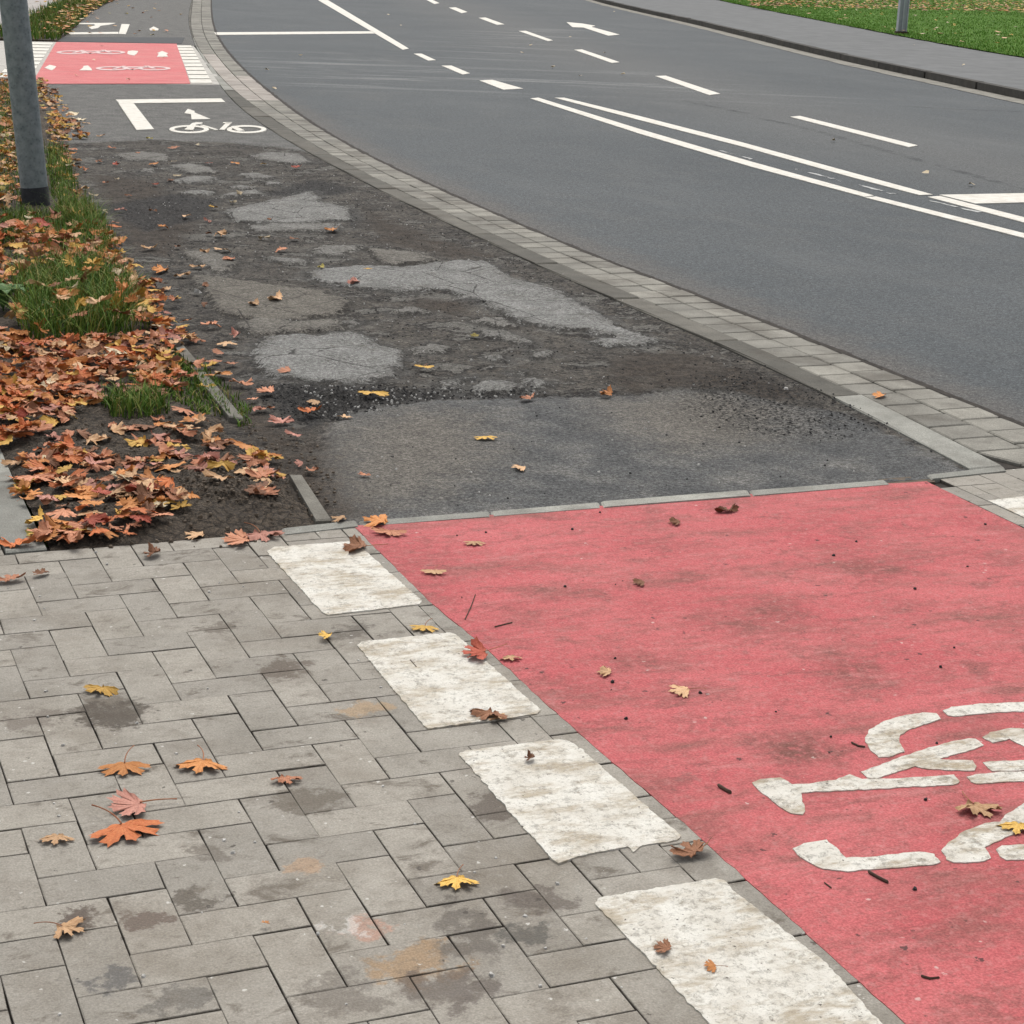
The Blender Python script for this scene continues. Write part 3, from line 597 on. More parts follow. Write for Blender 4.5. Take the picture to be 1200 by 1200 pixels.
# edging stones round the verge
def edging(cells, mat='kerb', top=0.012):
    o = stones('edging', cells, M[mat], top, 0.006, 0.1); tag(o, kind='structure'); return o
edging([[(.08, 1.90), (.185, 1.90), (.19, 2.55), (.09, 2.55)], [(.09, 2.558), (.19, 2.558), (.205, 3.2), (.105, 3.2)], [(.105, 3.208), (.205, 3.208), (.22, 4.2), (.12, 4.2)], [(.12, 4.208), (.22, 4.208), (.27, 5.2), (.17, 5.2)], [(.17, 5.208), (.27, 5.208), (.40, 6.8), (.30, 6.8)]], top=0.004)
edging([ats([(268,492),(286,495),(240,438),(226,438)]), ats([(225,436),(239,436),(211,403),(200,403)]), ats([(199,402),(210,402),(189,378),(180,378)]), ats([(370,613),(388,612),(353,560),(339,560)])], 'edgekerb', top=0.012)
ed = edging([ats([(332,628),(421,618),(417,611),(330,620)]), ats([(424,617.5),(575,606.5),(573,600.5),(420,611.5)]), ats([(577,606),(705,596),(702,589.5),(575,600)]), ats([(707,595.8),(880,582.5),(876,576.2),(704,589.2)]), ats([(882,582.2),(1044,568.5),(1037,563),(878,576)]), ats([(1092,562.5),(1180,553),(1176,547.5),(1086,557.5)])], top=0.004)

# red coating of the near crossing
fd = flat_mark('dirt_fill', [ats([(1030,569.5),(1096,564),(1092,555),(1030,561)])], M['clod'], -0.02, -0.002, 0.004, 0.02); tag(fd, kind='structure')
bm = bmesh.new()
prism(bm, ragged([(1.018, 1.890), (1.5, 1.886), (2.0, 1.89), (2.6, 1.884), (2.885, 1.87), (2.875, 1.3), (2.87, 0.2), (2.88, -2.4), (1.09, -2.4), (1.075, -0.77), (1.068, -0.4), (1.061, -0.05), (1.045, 0.3), (1.036, 0.6), (1.032, 0.92), (1.014, 1.25)], 0.03, 0.003), -0.01, 0.0012)
bmesh.ops.triangulate(bm, faces=[f for f in bm.faces if len(f.verts) > 4])
me = bpy.data.meshes.new('red_path'); bm.to_mesh(me); bm.free(); me.materials.append(M['red']); tag(link(bpy.data.objects.new('red_path', me)), kind='structure')
br_ = mesh_obj('path', [(1.03, -2.4, -0.012), (2.95, -2.4, -0.012), (3.3, 1.97, -0.012), (0.9, 1.97, -0.012)], [(0, 1, 2, 3)], M['joint']); tag(br_, kind='structure')

# far red crossing and its paving
rp = flat_mark('red_path', [ats([(37,98.5),(223,98.3),(207,51.5),(66,49.5)])], M['farred'], -0.01, 0.004); tag(rp, kind='structure')
fpv = flat_mark('pavement', [[(-3.5, 17.8), (4.46, 17.72), (5.80, 25.3), (-2.5, 25.9)]], M['farpav'], -0.05, -0.001); tag(fpv, kind='structure'); fattr(fpv, 'tone', np.full(len(fpv.data.vertices), 0.8))

# ------------------------------------------------------------------ white markings: each its own thing
def mark(name, polys, label, cat, mat='roadwhite', group=None, z1=0.003, z0=-0.002, rag=0.0, step=0.02):
    o = flat_mark(name, polys if isinstance(polys[0], list) else [polys], M[mat], z0, z1, rag, step); tag(o, label, cat, group); return o
B = 'blockwhite'; GB = 'white blocks along the edge of the near red crossing'
mark('white_block', ats([(312,647),(322,642),(408,635.5),(417,637),(494,705),(492,709),(384,722),(378,719)]), 'farthest of the four white paint blocks beside the red path, next to the soil', 'road marking', B, GB, rag=0.003, step=0.007)
mark('white_block', ats([(418,757),(424,753),(527,742.5),(535,745),(633,833),(630,838),(502,855),(496,851)]), 'white paint block with a dark red leaf on its right edge, second from the soil', 'road marking', B, GB, rag=0.003, step=0.007)
mark('white_block', ats([(537.5,885),(545,881),(656,867.5),(668,870),(683,881),(798,981),(793,986),(752,992),(742,1000),(736,994),(690,1002),(654,1013),(645,1006)]), 'white paint block with tan stains and a brown leaf on its lower right corner', 'road marking', B, GB, rag=0.0035, step=0.007)
p4 = ats([(697,1060),(703,1053),(838,1031),(847,1033),(856,1042),(968,1130)])+[(1.036, -0.775), (1.03, -0.785), (0.80, -0.775), (0.79, -0.76)]
mark('white_block', p4, 'white paint block nearest the camera with a dark flattened leaf scrap', 'road marking', B, GB, rag=0.0035, step=0.007)
mark('white_block', [(2.945, 1.63), (3.19, 1.65), (3.19, 1.16), (2.945, 1.14)], 'white paint block at the right edge beyond the red path', 'road marking', B, rag=0.003, step=0.007)
for k in range(3): mark('white_block', [(2.945, 0.93-0.7*k), (3.19, 0.95-0.7*k), (3.19, 0.46-0.7*k), (2.945, 0.44-0.7*k)], 'white paint block out of view on the far side of the red path', 'road marking', B, 'hidden blocks right of the red path', rag=0.004, step=0.02)

# bicycle symbol on the near red coating (traced strokes of raised white thermoplastic)
zz = lambda P: ats([(860+x/3.5294, 800+y/3.5294) for x, y in P], 0.003)
BK = [[(540,235),(560,195),(620,160),(700,135),(780,123),(840,127),(857,150),(800,170),(720,195),(690,215),(680,240),(695,265),(705,285),(640,305),(600,308),(560,270)],
 [(865,115),(900,100),(1000,88),(1100,83),(1200,80),(1290,92),(1350,125),(1310,140),(1200,117),(1100,122),(1000,130),(910,140),(885,135)],
 [(525,368),(600,340),(740,290),(850,255),(970,230),(1000,232),(1033,258),(960,285),(880,305),(850,315),(900,320),(985,322),(1003,345),(995,362),(900,362),(800,357),(750,345),(640,380),(590,395),(555,392)],
 [(75,412),(110,398),(190,392),(240,420),(310,417),(420,400),(480,378),(530,398),(640,397),(770,390),(910,380),(935,408),(910,422),(740,430),(560,440),(400,447),(278,455),(295,530),(285,545),(235,540),(170,500),(110,450)],
 [(965,390),(1000,378),(1100,370),(1240,364),(1330,360),(1330,400),(1200,407),(1100,410),(1000,418),(980,410)],
 [(1030,330),(1060,325),(1200,320),(1330,315),(1330,350),(1200,362),(1070,365),(1050,352)],
 [(1027,225),(1060,205),(1150,187),(1230,192),(1330,240),(1400,300),(1360,325),(1270,290),(1200,262),(1140,232),(1070,248)],
 [(243,685),(290,665),(380,650),(410,670),(465,725),(560,720),(700,703),(790,700),(830,708),(852,740),(820,752),(700,762),(560,773),(470,780),(370,770),(310,740),(265,710)],
 [(860,695),(900,650),(960,610),(1040,580),(1100,575),(1130,540),(1200,500),(1300,470),(1420,460),(1420,500),(1300,540),(1200,610),(1120,640),(1060,670),(1040,680),(1065,725),(1040,738),(960,745),(910,742),(880,730)],
 [(1085,690),(1110,675),(1200,668),(1330,660),(1400,640),(1420,670),(1340,715),(1200,730),(1130,732),(1100,718)]]
bk = mark('bicycle_symbol', [zz(p) for p in BK], 'large worn white bicycle symbol in raised strokes on the red path', 'road marking', 'white', rag=0.003, step=0.010, z1=0.0032, z0=0.0)

# bracket and bicycle on the asphalt
mark('bracket_marking', [ats([(135.6,117.6),(259.3,116.2),(264,120.4),(140,121.9)]), ats([(139,122),(156.7,121.8),(180.5,152.3),(160,153.2)])], 'white corner bracket line on the grey asphalt before the far red crossing', 'road marking', z1=0.008)
mark('arrow_marking', ats([(216,133.5),(220,128.4),(228,131),(228,132.8),(246.5,140.3),(224.5,140.8),(223.8,134.6)]), 'small white arrow inside the bracket above the white bicycle', 'road marking', z1=0.008)
def ell(cx, cy, rx, ry, n=28): return [(cx+rx*math.cos(2*math.pi*i/n), cy+ry*math.sin(2*math.pi*i/n)) for i in range(n)]
bm = bmesh.new()
for cx in (221.7, 289.0):
    o_, i_ = ats(ell(cx, 152.4, 23.3, 4.7)), ats(ell(cx, 152.4, 17.6, 2.9)); n_ = len(o_)
    vo = [bm.verts.new((*p, 0.008)) for p in o_]; vi_ = [bm.verts.new((*p, 0.008)) for p in i_]; lo = [bm.verts.new((*p, -0.002)) for p in o_]; li = [bm.verts.new((*p, -0.002)) for p in i_]
    for k in range(n_):
        q = (k+1) % n_
        bm.faces.new((vi_[k], vo[k], vo[q], vi_[q])); bm.faces.new((vo[k], lo[k], lo[q], vo[q])); bm.faces.new((li[k], vi_[k], vi_[q], li[q]))
for p in [[(216,153),(225,145.5),(230,144.4),(237.5,144.8),(236,146.2),(230,147),(226,153.4)], [(234,147.5),(239,147.7),(256,153),(252,153.4)], [(257,153),(265,144.8),(271.5,144.8),(263,153.2)], [(271,149),(275,148.6),(287,154),(279,154.6),(274,152)], [(262,144.2),(272,144.2),(271,145.4),(261,145.4)]]:
    prism(bm, ats(p), -0.002, 0.009)
bmesh.ops.triangulate(bm, faces=[f for f in bm.faces if len(f.verts) > 4])
bmesh.ops.recalc_face_normals(bm, faces=bm.faces)
me = bpy.data.meshes.new('bicycle_symbol'); bm.to_mesh(me); bm.free(); me.materials.append(M['roadwhite']); tag(link(bpy.data.objects.new('bicycle_symbol', me)), 'small white bicycle symbol on the grey asphalt beside the bracket', 'road marking')

# far crossing symbols and blocks
for (q, lab, nm) in [([(55,78),(58,76.2),(66,78),(63,81.4),(60,82.6),(55,80.8),(52,79.6)], 'white arrow at the near left corner of the far red crossing', 'arrow_marking'), ([(93,82.6),(97,80),(98,77.5),(103,77),(107,80.4),(108,82.8)], 'white arrow in front of the nearer bicycle on the far red crossing', 'arrow_marking'),
    ([(150,60),(155,59.4),(162,60),(160,63.4),(157,65.2),(152,64.4),(149,63)], 'white arrow beside the farther bicycle on the far red crossing', 'arrow_marking'), ([(184,66.8),(186,63),(184,62.4),(190,60),(197,62.6),(195,64),(197,66.6)], 'white arrow near the right blocks of the far red crossing', 'arrow_marking')]:
    mark(nm, ats(q, 0.004), lab, 'road marking', z1=0.008, z0=0.003)
def bike_sign(x0, x1, yc, ry, label):
    L_ = x1-x0; r1, r2 = x0+L_*.22, x0+L_*.78; bm = bmesh.new()
    for cx in (r1, r2):
        o_, i_ = ats(ell(cx, yc, L_*.22, ry, 24), 0.004), ats(ell(cx, yc, L_*.155, ry*.55, 24), 0.004); vo = [bm.verts.new((*p, .008)) for p in o_]; vi2 = [bm.verts.new((*p, .008)) for p in i_]
        for k in range(24): bm.faces.new((vi2[k], vo[k], vo[(k+1) % 24], vi2[(k+1) % 24]))
    for q in ([(r1, yc+ry*.2), (r1+L_*.14, yc-ry*1.2), (r1+L_*.19, yc-ry*1.2), (r1+L_*.05, yc+ry*.2)], [(r1+L_*.12, yc-ry*.8), (r2-L_*.08, yc-ry*.9), (r2-L_*.08, yc-ry*.5), (r1+L_*.12, yc-ry*.35)], [(r2-L_*.14, yc-ry*1.3), (r2-L_*.07, yc-ry*1.3), (r2+L_*.03, yc+ry*.1), (r2-L_*.03, yc+ry*.1)], [(r1+L_*.12, yc-ry*.4), (r1+L_*.18, yc-ry*.4), (r1+L_*.30, yc+ry*.7), (r1+L_*.24, yc+ry*.7)], [(r2-L_*.16, yc-ry*.6), (r2-L_*.10, yc-ry*.6), (r1+L_*.29, yc+ry*.7), (r1+L_*.24, yc+ry*.7)]):
        prism(bm, ats(q, 0.004), 0.003, 0.009)
    bmesh.ops.recalc_face_normals(bm, faces=bm.faces)
    me = bpy.data.meshes.new('bicycle_symbol'); bm.to_mesh(me); bm.free(); me.materials.append(M['farpaint']); tag(link(bpy.data.objects.new('bicycle_symbol', me)), label, 'road marking')
bike_sign(66, 147, 61.6, 2.1, 'faded white bicycle symbol in the farther half of the far red crossing')
bike_sign(112, 200, 80.4, 2.3, 'faded white bicycle symbol in the nearer half of the far red crossing')
a0, a1, b0, b1 = at(224,98), at(249,98), at(207,53), at(223.5,53)
for k in range(11):
    t0, t1 = k/11+0.006, (k+1)/11-0.018; lp = lambda A, Bq, t: (A[0]+(Bq[0]-A[0])*t, A[1]+(Bq[1]-A[1])*t)
    mark('white_block', [lp(a0, b0, t0), lp(a1, b1, t0), lp(a1, b1, t1), lp(a0, b0, t1)], 'white block in the row between the far red crossing and the gutter', 'road marking', group='blocks right of the far red crossing', z1=0.006)
a0, a1, b0, b1 = (1.99, 17.7), (2.34, 17.7), (3.45, 25.3), (3.77, 25.25)
for k in range(11):
    t0, t1 = k/11+0.006, (k+1)/11-0.018
    mark('white_block', [lp(a0, b0, t0), lp(a1, b1, t0), lp(a1, b1, t1), lp(a0, b0, t1)], 'white block in the row left of the far red crossing, behind the pole', 'road marking', group='blocks left of the far red crossing', z1=0.006)
mark('bracket_marking', [ats([(142.5,28.5),(152,28.7),(147.3,40.3),(139,40)]), ats([(82,38.4),(138.6,37.8),(138.8,40),(80,40.6)]), ats([(88,27.2),(136,27.2),(128,29.2),(118,30.5),(115,33),(107,34.5),(104,32),(112,30),(110,28.8),(87,28.6)])], 'white bracket with part of a symbol on the path behind the far red crossing', 'road marking', z1=0.006)
mark('arrow_marking', ats([(175,34.2),(180,31.3),(186,34.2),(185,36),(176,36)]), 'lone white arrow on the path behind the far red crossing', 'road marking', z1=0.006)

# carriageway lines
mark('lane_line', ats([(372.5,0),(384,0),(479,57),(472,58.4)]), 'solid white lane line meeting the thin cross line at the top of the road', 'road marking')
mark('stop_line', ats([(251,38),(436,36.8),(440,39.4),(253,41)]), 'thin white line across the nearest lane from gutter to lane line', 'road marking')
GS = 'short dashes continuing the lane line'
for q, lab in [([(485,63),(494,63),(510.5,70.5),(502,71.2)], 'smallest short white dash, just after the solid lane line ends'), ([(517.6,77),(529,77),(550.6,86),(542,87.4)], 'middle one of three short white dashes in a row'), ([(562,94.5),(577,93.7),(613,104),(590,105.2)], 'widest short white dash before the double line starts')]:
    mark('lane_dash', ats(q), lab, 'road marking', group=GS)
mark('lane_line', ats([(621.5,115.5),(631,114.7),(750,151.6),(880,189.6),(1024,229.5),(1013,231),(880,195.5),(750,157)]), 'lower solid white line of the pair converging towards the dashes', 'road marking')
mark('lane_line', ats([(1013.5,231.6),(1026.5,230.6),(1200,273.7),(2100,496),(2100,508),(1200,279.2)]), 'lower solid white line continuing to the right edge after a thin joint', 'road marking')
mark('lane_line', ats([(650,114.7),(661,114.7),(750,136.4),(870,167.2),(1000,203),(1093,228.3),(1077.5,228.9),(1000,208.4),(870,172),(750,141)]), 'upper solid white line of the converging pair, ending beside the wedge', 'road marking')
mark('lane_line', ats([(1087,231),(1102,230),(1200,255),(2100,476),(2100,488),(1200,261)]), 'upper solid white line running below the broad white wedge', 'road marking')
mark('wedge_marking', ats([(1101,228.6),(1200,226.7),(1300,224.5),(1300,236),(1200,237.5),(1143,238.9)]), 'broad white hatching wedge at the right edge of the road', 'road marking', 'roadwhite')
fl = bpy.data.objects.new('faded_line', None); COL.objects.link(fl); fl.location = (*at(950, 203), 0); tag(fl, 'faded broken remains of an old line between the two solid white lines', 'road marking')
for p in ([(842,176),(883,186),(880,186.8),(845,177.2)], [(930,197.2),(952,202.4),(990,211.8),(985,212.6),(950,203.2),(932,198.4)], [(1000,214.6),(1050,226.8),(1044,227.2),(1004,216.2)], [(1088,234.8),(1150,248.2),(1145,249),(1092,236)]):
    o = flat_mark('paint_remnant', [ats(p)], M['fadedpaint'], -0.002, 0.001, 0.02, 0.06); o.parent = fl; o.matrix_parent_inverse = Matrix.Translation(fl.location).inverted()
GD = 'dashes between the two far lanes'
for q, lab in [([(926,137),(937.5,136),(1075.5,170.6),(1065,172.6)], 'longest white lane dash, nearest the right edge of the photo'), ([(768,89.2),(780,88.8),(844,110),(831,111.5)], 'second white lane dash, between the longest dash and the arrow'), ([(673,58.4),(682,58),(726,73),(717,73.9)], 'white lane dash just below the white arrow'),
    ([(608,36.4),(616,36.2),(648,47.4),(642,48.2)], 'white lane dash to the left of the white arrow'), ([(561,21),(569,20.6),(591,28.5),(582.5,29.2)], 'white lane dash third from the top edge'), ([(526,9),(534,8.6),(547.6,14),(541,15.4)], 'tiny white lane dash second from the top edge'), ([(498,-1),(505,-1),(515,3.7),(509,4.7)], 'tiny white lane dash cut by the top edge')]:
    mark('lane_dash', ats(q), lab, 'road marking', group=GD)
mark('arrow_marking', ats([(664,26),(682,27.6),(697.5,30.2),(693,31.6),(726,40.6),(713,41.9),(684,32.4),(671,31.9)]), 'white straight ahead arrow in the farthest lane of the road', 'road marking')

# ------------------------------------------------------------------ verge, soil
vy = geo_list(1.892, 17.7, 0.02, 0.09); NV = 110
VV = []; VF = []
for j, y in enumerate(vy):
    a = float(XL(y))-0.86 if y > 5 else 0.195+(max(0, y-4)*0.04)
    b = float(XL(y))+0.02+0.05*mnoise.noise((y*4, 1, 0))+(0.03 if y > 4.6 else -0.01)
    b = min(b, 0.945+0.02*mnoise.noise((y*7, 0, 0))) if y < 3.0 else b
    if 3.0 <= y < 4.6: b = 1.015+(y-4.3)*0.052
    for k in range(NV+1):
        x = a+(b-a)*k/NV; t = k/NV
        rough = 1.0 if y < 3.4 else 0.6
        z = 0.004+0.016*math.sin(math.pi*t)+rough*(0.012*mnoise.noise((x*9, y*9, 0))+0.014*abs(mnoise.noise((x*19, y*19, 1)))+0.008*mnoise.noise((x*47, y*47, 2)))
        if y > 3.6: z += 0.03*min(1, (y-3.6)/2)*math.sin(math.pi*t)
        cl = at(270, 580); d2 = ((x-cl[0])/.2)**2+((y-cl[1])/.18)**2; z += 0.028*math.exp(-d2)*(0.6+0.9*abs(mnoise.noise((x*40, y*40, 7))))
        z -= 0.02*(max(0, t-0.93)/0.07)+0.01*max(0, .05-t)/.05
        if y < 2.0: z = -0.006+(z+0.006)*max(0.0, (y-1.892)/0.11)
        VV.append((x, y, z))
n = NV+1
for j in range(len(vy)-1):
    for k in range(NV): VF.append((j*n+k, j*n+k+1, (j+1)*n+k+1, (j+1)*n+k))
vg = mesh_obj('verge', VV, VF, M['soil'], smooth=True); tag(vg, kind='structure')
VA = np.array(VV).reshape(len(vy), n, 3); VY = np.array(vy)
def vz(x, y):
    j = int(np.clip(np.searchsorted(VY, y), 0, len(vy)-1)); row = VA[j]
    if x < row[0, 0]-0.02 or x > row[-1, 0]: return 0.003
    return max(0.002, float(np.interp(x, row[:, 0], row[:, 2])))
# spilled soil on the asphalt edge
fvp = [(2.8, 25.9), (4.30, 31.6), (6.8, 42.7), (9.3, 52), (10.3, 52), (7.95, 43.5), (6.1, 35.8), (4.52, 28.4), (3.85, 25.45)]
fv = flat_mark('verge', [fvp], M['soil'], -0.05, 0.02); tag(fv, kind='structure')
ff = flat_mark('footway', [[(-8, 25.9), (2.75, 25.9), (4.28, 31.6), (6.78, 42.7), (9.3, 52), (-2, 52)]], m_plain('pale_footway', (0.30, 0.275, 0.255), (0.42, 0.39, 0.36), 3), -0.05, 0.005); tag(ff, kind='structure')

# ------------------------------------------------------------------ grass
def blades(name, pts, mat, hmin, hmax, w, tint, droop=0.6, segs=3, parent=None):
    V = []; Fc = []; T = []
    for (x, y, z, hs) in pts:
        h_ = random.uniform(hmin, hmax)*hs; a = random.uniform(0, 2*math.pi); lean = random.uniform(0.1, 1.0)*droop
        dx, dy = math.cos(a), math.sin(a); wx, wy = -dy*w, dx*w; b = len(V); t_ = tint()
        for s_ in range(segs+1):
            t = s_/segs; r = lean*h_*t*t; zz_ = z-0.004+h_*(t-0.35*lean*t*t); ww = (1-t)**0.7
            if s_ < segs: V += [(x+dx*r-wx*ww, y+dy*r-wy*ww, zz_), (x+dx*r+wx*ww, y+dy*r+wy*ww, zz_)]; T += [t_, t_]
            else: V.append((x+dx*r, y+dy*r, zz_)); T.append(t_)
        for s_ in range(segs-1): Fc.append((b+2*s_, b+2*s_+1, b+2*s_+3, b+2*s_+2))
        Fc.append((b+2*segs-2, b+2*segs-1, b+2*segs))
    o = mesh_obj(name, V, Fc, mat, parent, smooth=True); fattr(o, 'tint', T); return o
def scatter(polys, n, clump=0.0):
    """n random ground points inside photo-outlined patches, evenly per square metre"""
    W_ = [np.array(ats(p)) for p in polys]; area = [abs(sum(p[i][0]*p[(i+1) % len(p)][1]-p[(i+1) % len(p)][0]*p[i][1] for i in range(len(p))))/2 for p in W_]
    out = []
    for p, a in zip(W_, area):
        k = int(n*a/sum(area)); lo, hi = p.min(0), p.max(0); got = 0; tr = 0
        while got < k and tr < 60*k+100:
            x, y = random.uniform(lo[0], hi[0]), random.uniform(lo[1], hi[1]); tr += 1
            d = sdf(p, np.array([x]), np.array([y]))[0]
            if d > -0.02+0.04*mnoise.noise((x*9, y*9, 0)): out.append((x, y)); got += 1
    return out
gtint = lambda: min(1, max(0, random.gauss(0.36, 0.2))) if random.random() > 0.2 else random.uniform(0.7, 1)
G1 = [(-30,266),(20,262),(70,262),(108,250),(132,285),(118,312),(60,300),(0,302),(-30,300)]
G4 = [(160,440),(200,408),(238,452),(268,488),(235,490),(195,472),(165,470)]; G5 = [(58,180),(72,178),(88,230),(80,246),(62,240)]; G6 = [(90,330),(160,330),(170,392),(140,400),(100,360)]
G7 = [(-30,305),(100,300),(160,330),(170,380),(60,360),(-30,380)]; G8 = [(0,110),(15,105),(40,160),(30,250),(0,250)]
pts = []
for polys, n_, hs in (([G1], 1600, 0.75), ([G4], 900, 0.28), ([G5], 500, 0.9), ([G6], 330, 0.8), ([G7], 380, 0.8), ([G8], 900, 0.9)):
    pts += [(x, y, vz(x, y), hs) for x, y in scatter(polys, int(n_*1.7))]
for x, y in scatter([[(225,440),(250,470),(285,500),(290,480),(262,452),(235,425)]], 350): pts.append((x, y, 0.0, 0.3))
tag(blades('grass', pts, M['vgrass'], 0.06, 0.15, 0.0026, gtint, 1.1), 'green grass growing through the leaves on the verge', 'grass', kind='stuff')
for (q, n_, h_, lab) in [([(25,345),(70,330),(120,332),(150,352),(140,400),(90,412),(40,414),(22,390)], 1500, 1.15, 'large dense green grass tuft amid fallen leaves on the verge'), ([(122,482),(150,472),(185,470),(196,488),(165,496),(130,496)], 330, 0.55, 'small grass tuft where the leaf drift meets the bare soil'), ([(68,252),(100,246),(120,262),(112,286),(80,280)], 650, 0.9, 'grass tuft to the right of the foot of the grey pole')]:
    P_ = [(x, y, vz(x, y), h_) for x, y in scatter([q], int(n_*1.5))]
    tag(blades('grass_tuft', P_, M['vgrass'], 0.08, 0.20, 0.0024, gtint, 1.15), lab, 'grass')
fg = []
W_ = np.array(fvp)
while len(fg) < 5000:
    x, y = random.uniform(2.8, 9.5), random.uniform(25.5, 50)
    if sdf(W_, np.array([x]), np.array([y]))[0] > -0.02: fg.append((x, y, 0.02, 1.0))
tag(blades('grass', fg, M['vgrass'], 0.08, 0.26, 0.010, gtint, 0.8, 2), 'grass strip between the far footway and the cycle path', 'grass', kind='stuff')
lp_ = []
while len(lp_) < 60000:
    y = 21+random.random()**1.3*50; x = float(C4(y))+random.random()**1.5*16
    lp_.append((x, y, 0.115+0.25*(x-float(C4(y)))/60, 1.0))
tag(blades('grass', lp_, M['lgrass'], 0.03, 0.06, 0.010, lambda: min(1, max(0, random.gauss(0.45, 0.2))) if random.random() > 0.05 else 0.95, 0.8, 2), 'mown green lawn beyond the far footway', 'grass', kind='stuff')
# broad leaved weed at the left edge
V = []; Fc = []
wc = at(4, 372)
for k in range(7):
    a = k*0.9+0.3; L = random.uniform(0.07, 0.11); dx, dy = math.cos(a), math.sin(a); b = len(V)
    for t, w_, z_ in ((0, .004, .01), (.3, .022, .07), (.6, .03, .10), (.85, .018, .10), (1, .001, .085)):
        V += [(wc[0]+dx*L*t-dy*w_, wc[1]+dy*L*t+dx*w_, z_+.03), (wc[0]+dx*L*t, wc[1]+dy*L*t, z_+.022), (wc[0]+dx*L*t+dy*w_, wc[1]+dy*L*t-dx*w_, z_+.03)]
    for s_ in range(4):
        for c_ in range(2): Fc.append((b+3*s_+c_, b+3*s_+c_+1, b+3*s_+c_+4, b+3*s_+c_+3))
tag(mesh_obj('weed', V, Fc, M['weed'], smooth=True), 'small broad leaved green weed at the left edge beside the grass tuft', 'plant')

# ------------------------------------------------------------------ poles
def tube(name, prof, mat, parent=None, seg=40, loc=(0, 0, 0)):
    V = []; Fc = []
    for r, z in prof:
        for k in range(seg): V.append((r*math.cos(2*math.pi*k/seg)+loc[0], r*math.sin(2*math.pi*k/seg)+loc[1], z+loc[2]))
    for j in range(len(prof)-1):
        for k in range(seg): Fc.append((j*seg+k, j*seg+(k+1) % seg, (j+1)*seg+(k+1) % seg, (j+1)*seg+k))
    Fc.append(tuple((len(prof)-1)*seg+k for k in range(seg)))
    return mesh_obj(name, V, Fc, mat, parent, smooth=True)
pb_ = at(43.5, 249)
pole = bpy.data.objects.new('street_pole', None); COL.objects.link(pole); pole.location = (pb_[0], pb_[1], 0.0)
tag(pole, 'thick leaning grey galvanised pole with a dark base standing in leaves on the left verge', 'pole')
lx = -math.tan(math.radians(4.3)); pole.matrix_world = Matrix.Translation((pb_[0], pb_[1], 0)) @ Matrix.Rotation(math.radians(-4.4), 4, Vector(FW[:2]).to_3d().normalized())
tube('shaft', [(0.0765, 0.135), (0.0768, 0.14), (0.0765, 0.7), (0.0755, 2.0), (0.074, 3.8), (0.07, 3.84), (0.02, 3.87)], M['galv'], pole)
tube('base_sleeve', [(0.0795, -0.15), (0.0795, 0.142), (0.0772, 0.146), (0.0766, 0.147)], M['bitumen'], pole)
pb_ = at(1056, 39.5, 0.12)
post = bpy.data.objects.new('street_post', None); COL.objects.link(post); post.location = (pb_[0], pb_[1], 0.12); tag(post, 'pale grey metal post standing in the lawn across the road', 'post')
def box(bm, x0, x1, y0, y1, z0, z1):
    v = [bm.verts.new(p) for p in ((x0,y0,z0),(x1,y0,z0),(x1,y1,z0),(x0,y1,z0),(x0,y0,z1),(x1,y0,z1),(x1,y1,z1),(x0,y1,z1))]
    for f in ((0,3,2,1),(4,5,6,7),(0,1,5,4),(1,2,6,5),(2,3,7,6),(3,0,4,7)): bm.faces.new([v[i] for i in f])
bm = bmesh.new(); box(bm, -0.10, 0.10, -0.008, 0.008, -0.1, 4); box(bm, -0.10, -0.085, -0.07, 0.07, -0.1, 4.002); box(bm, 0.085, 0.10, -0.07, 0.07, -0.1, 4.002); box(bm, -0.012, 0.012, -0.05, 0.009, -0.1, 4.001)
me = bpy.data.meshes.new('shaft'); bm.to_mesh(me); bm.free(); me.materials.append(m_plain('pale_galvanised_post', (0.42, 0.44, 0.47), (0.52, 0.54, 0.57), 6, 0.6)); o = link(bpy.data.objects.new('shaft', me), post); post.rotation_euler.z = math.radians(-18)
bm = bmesh.new(); box(bm, -0.13, 0.13, -0.10, 0.10, -0.05, 0.05); bmesh.ops.bevel(bm, geom=list(bm.edges), offset=0.012, segments=2, affect='EDGES')
me = bpy.data.meshes.new('base_plate'); bm.to_mesh(me); bm.free(); me.materials.append(M['twig']); link(bpy.data.objects.new('base_plate', me), post)

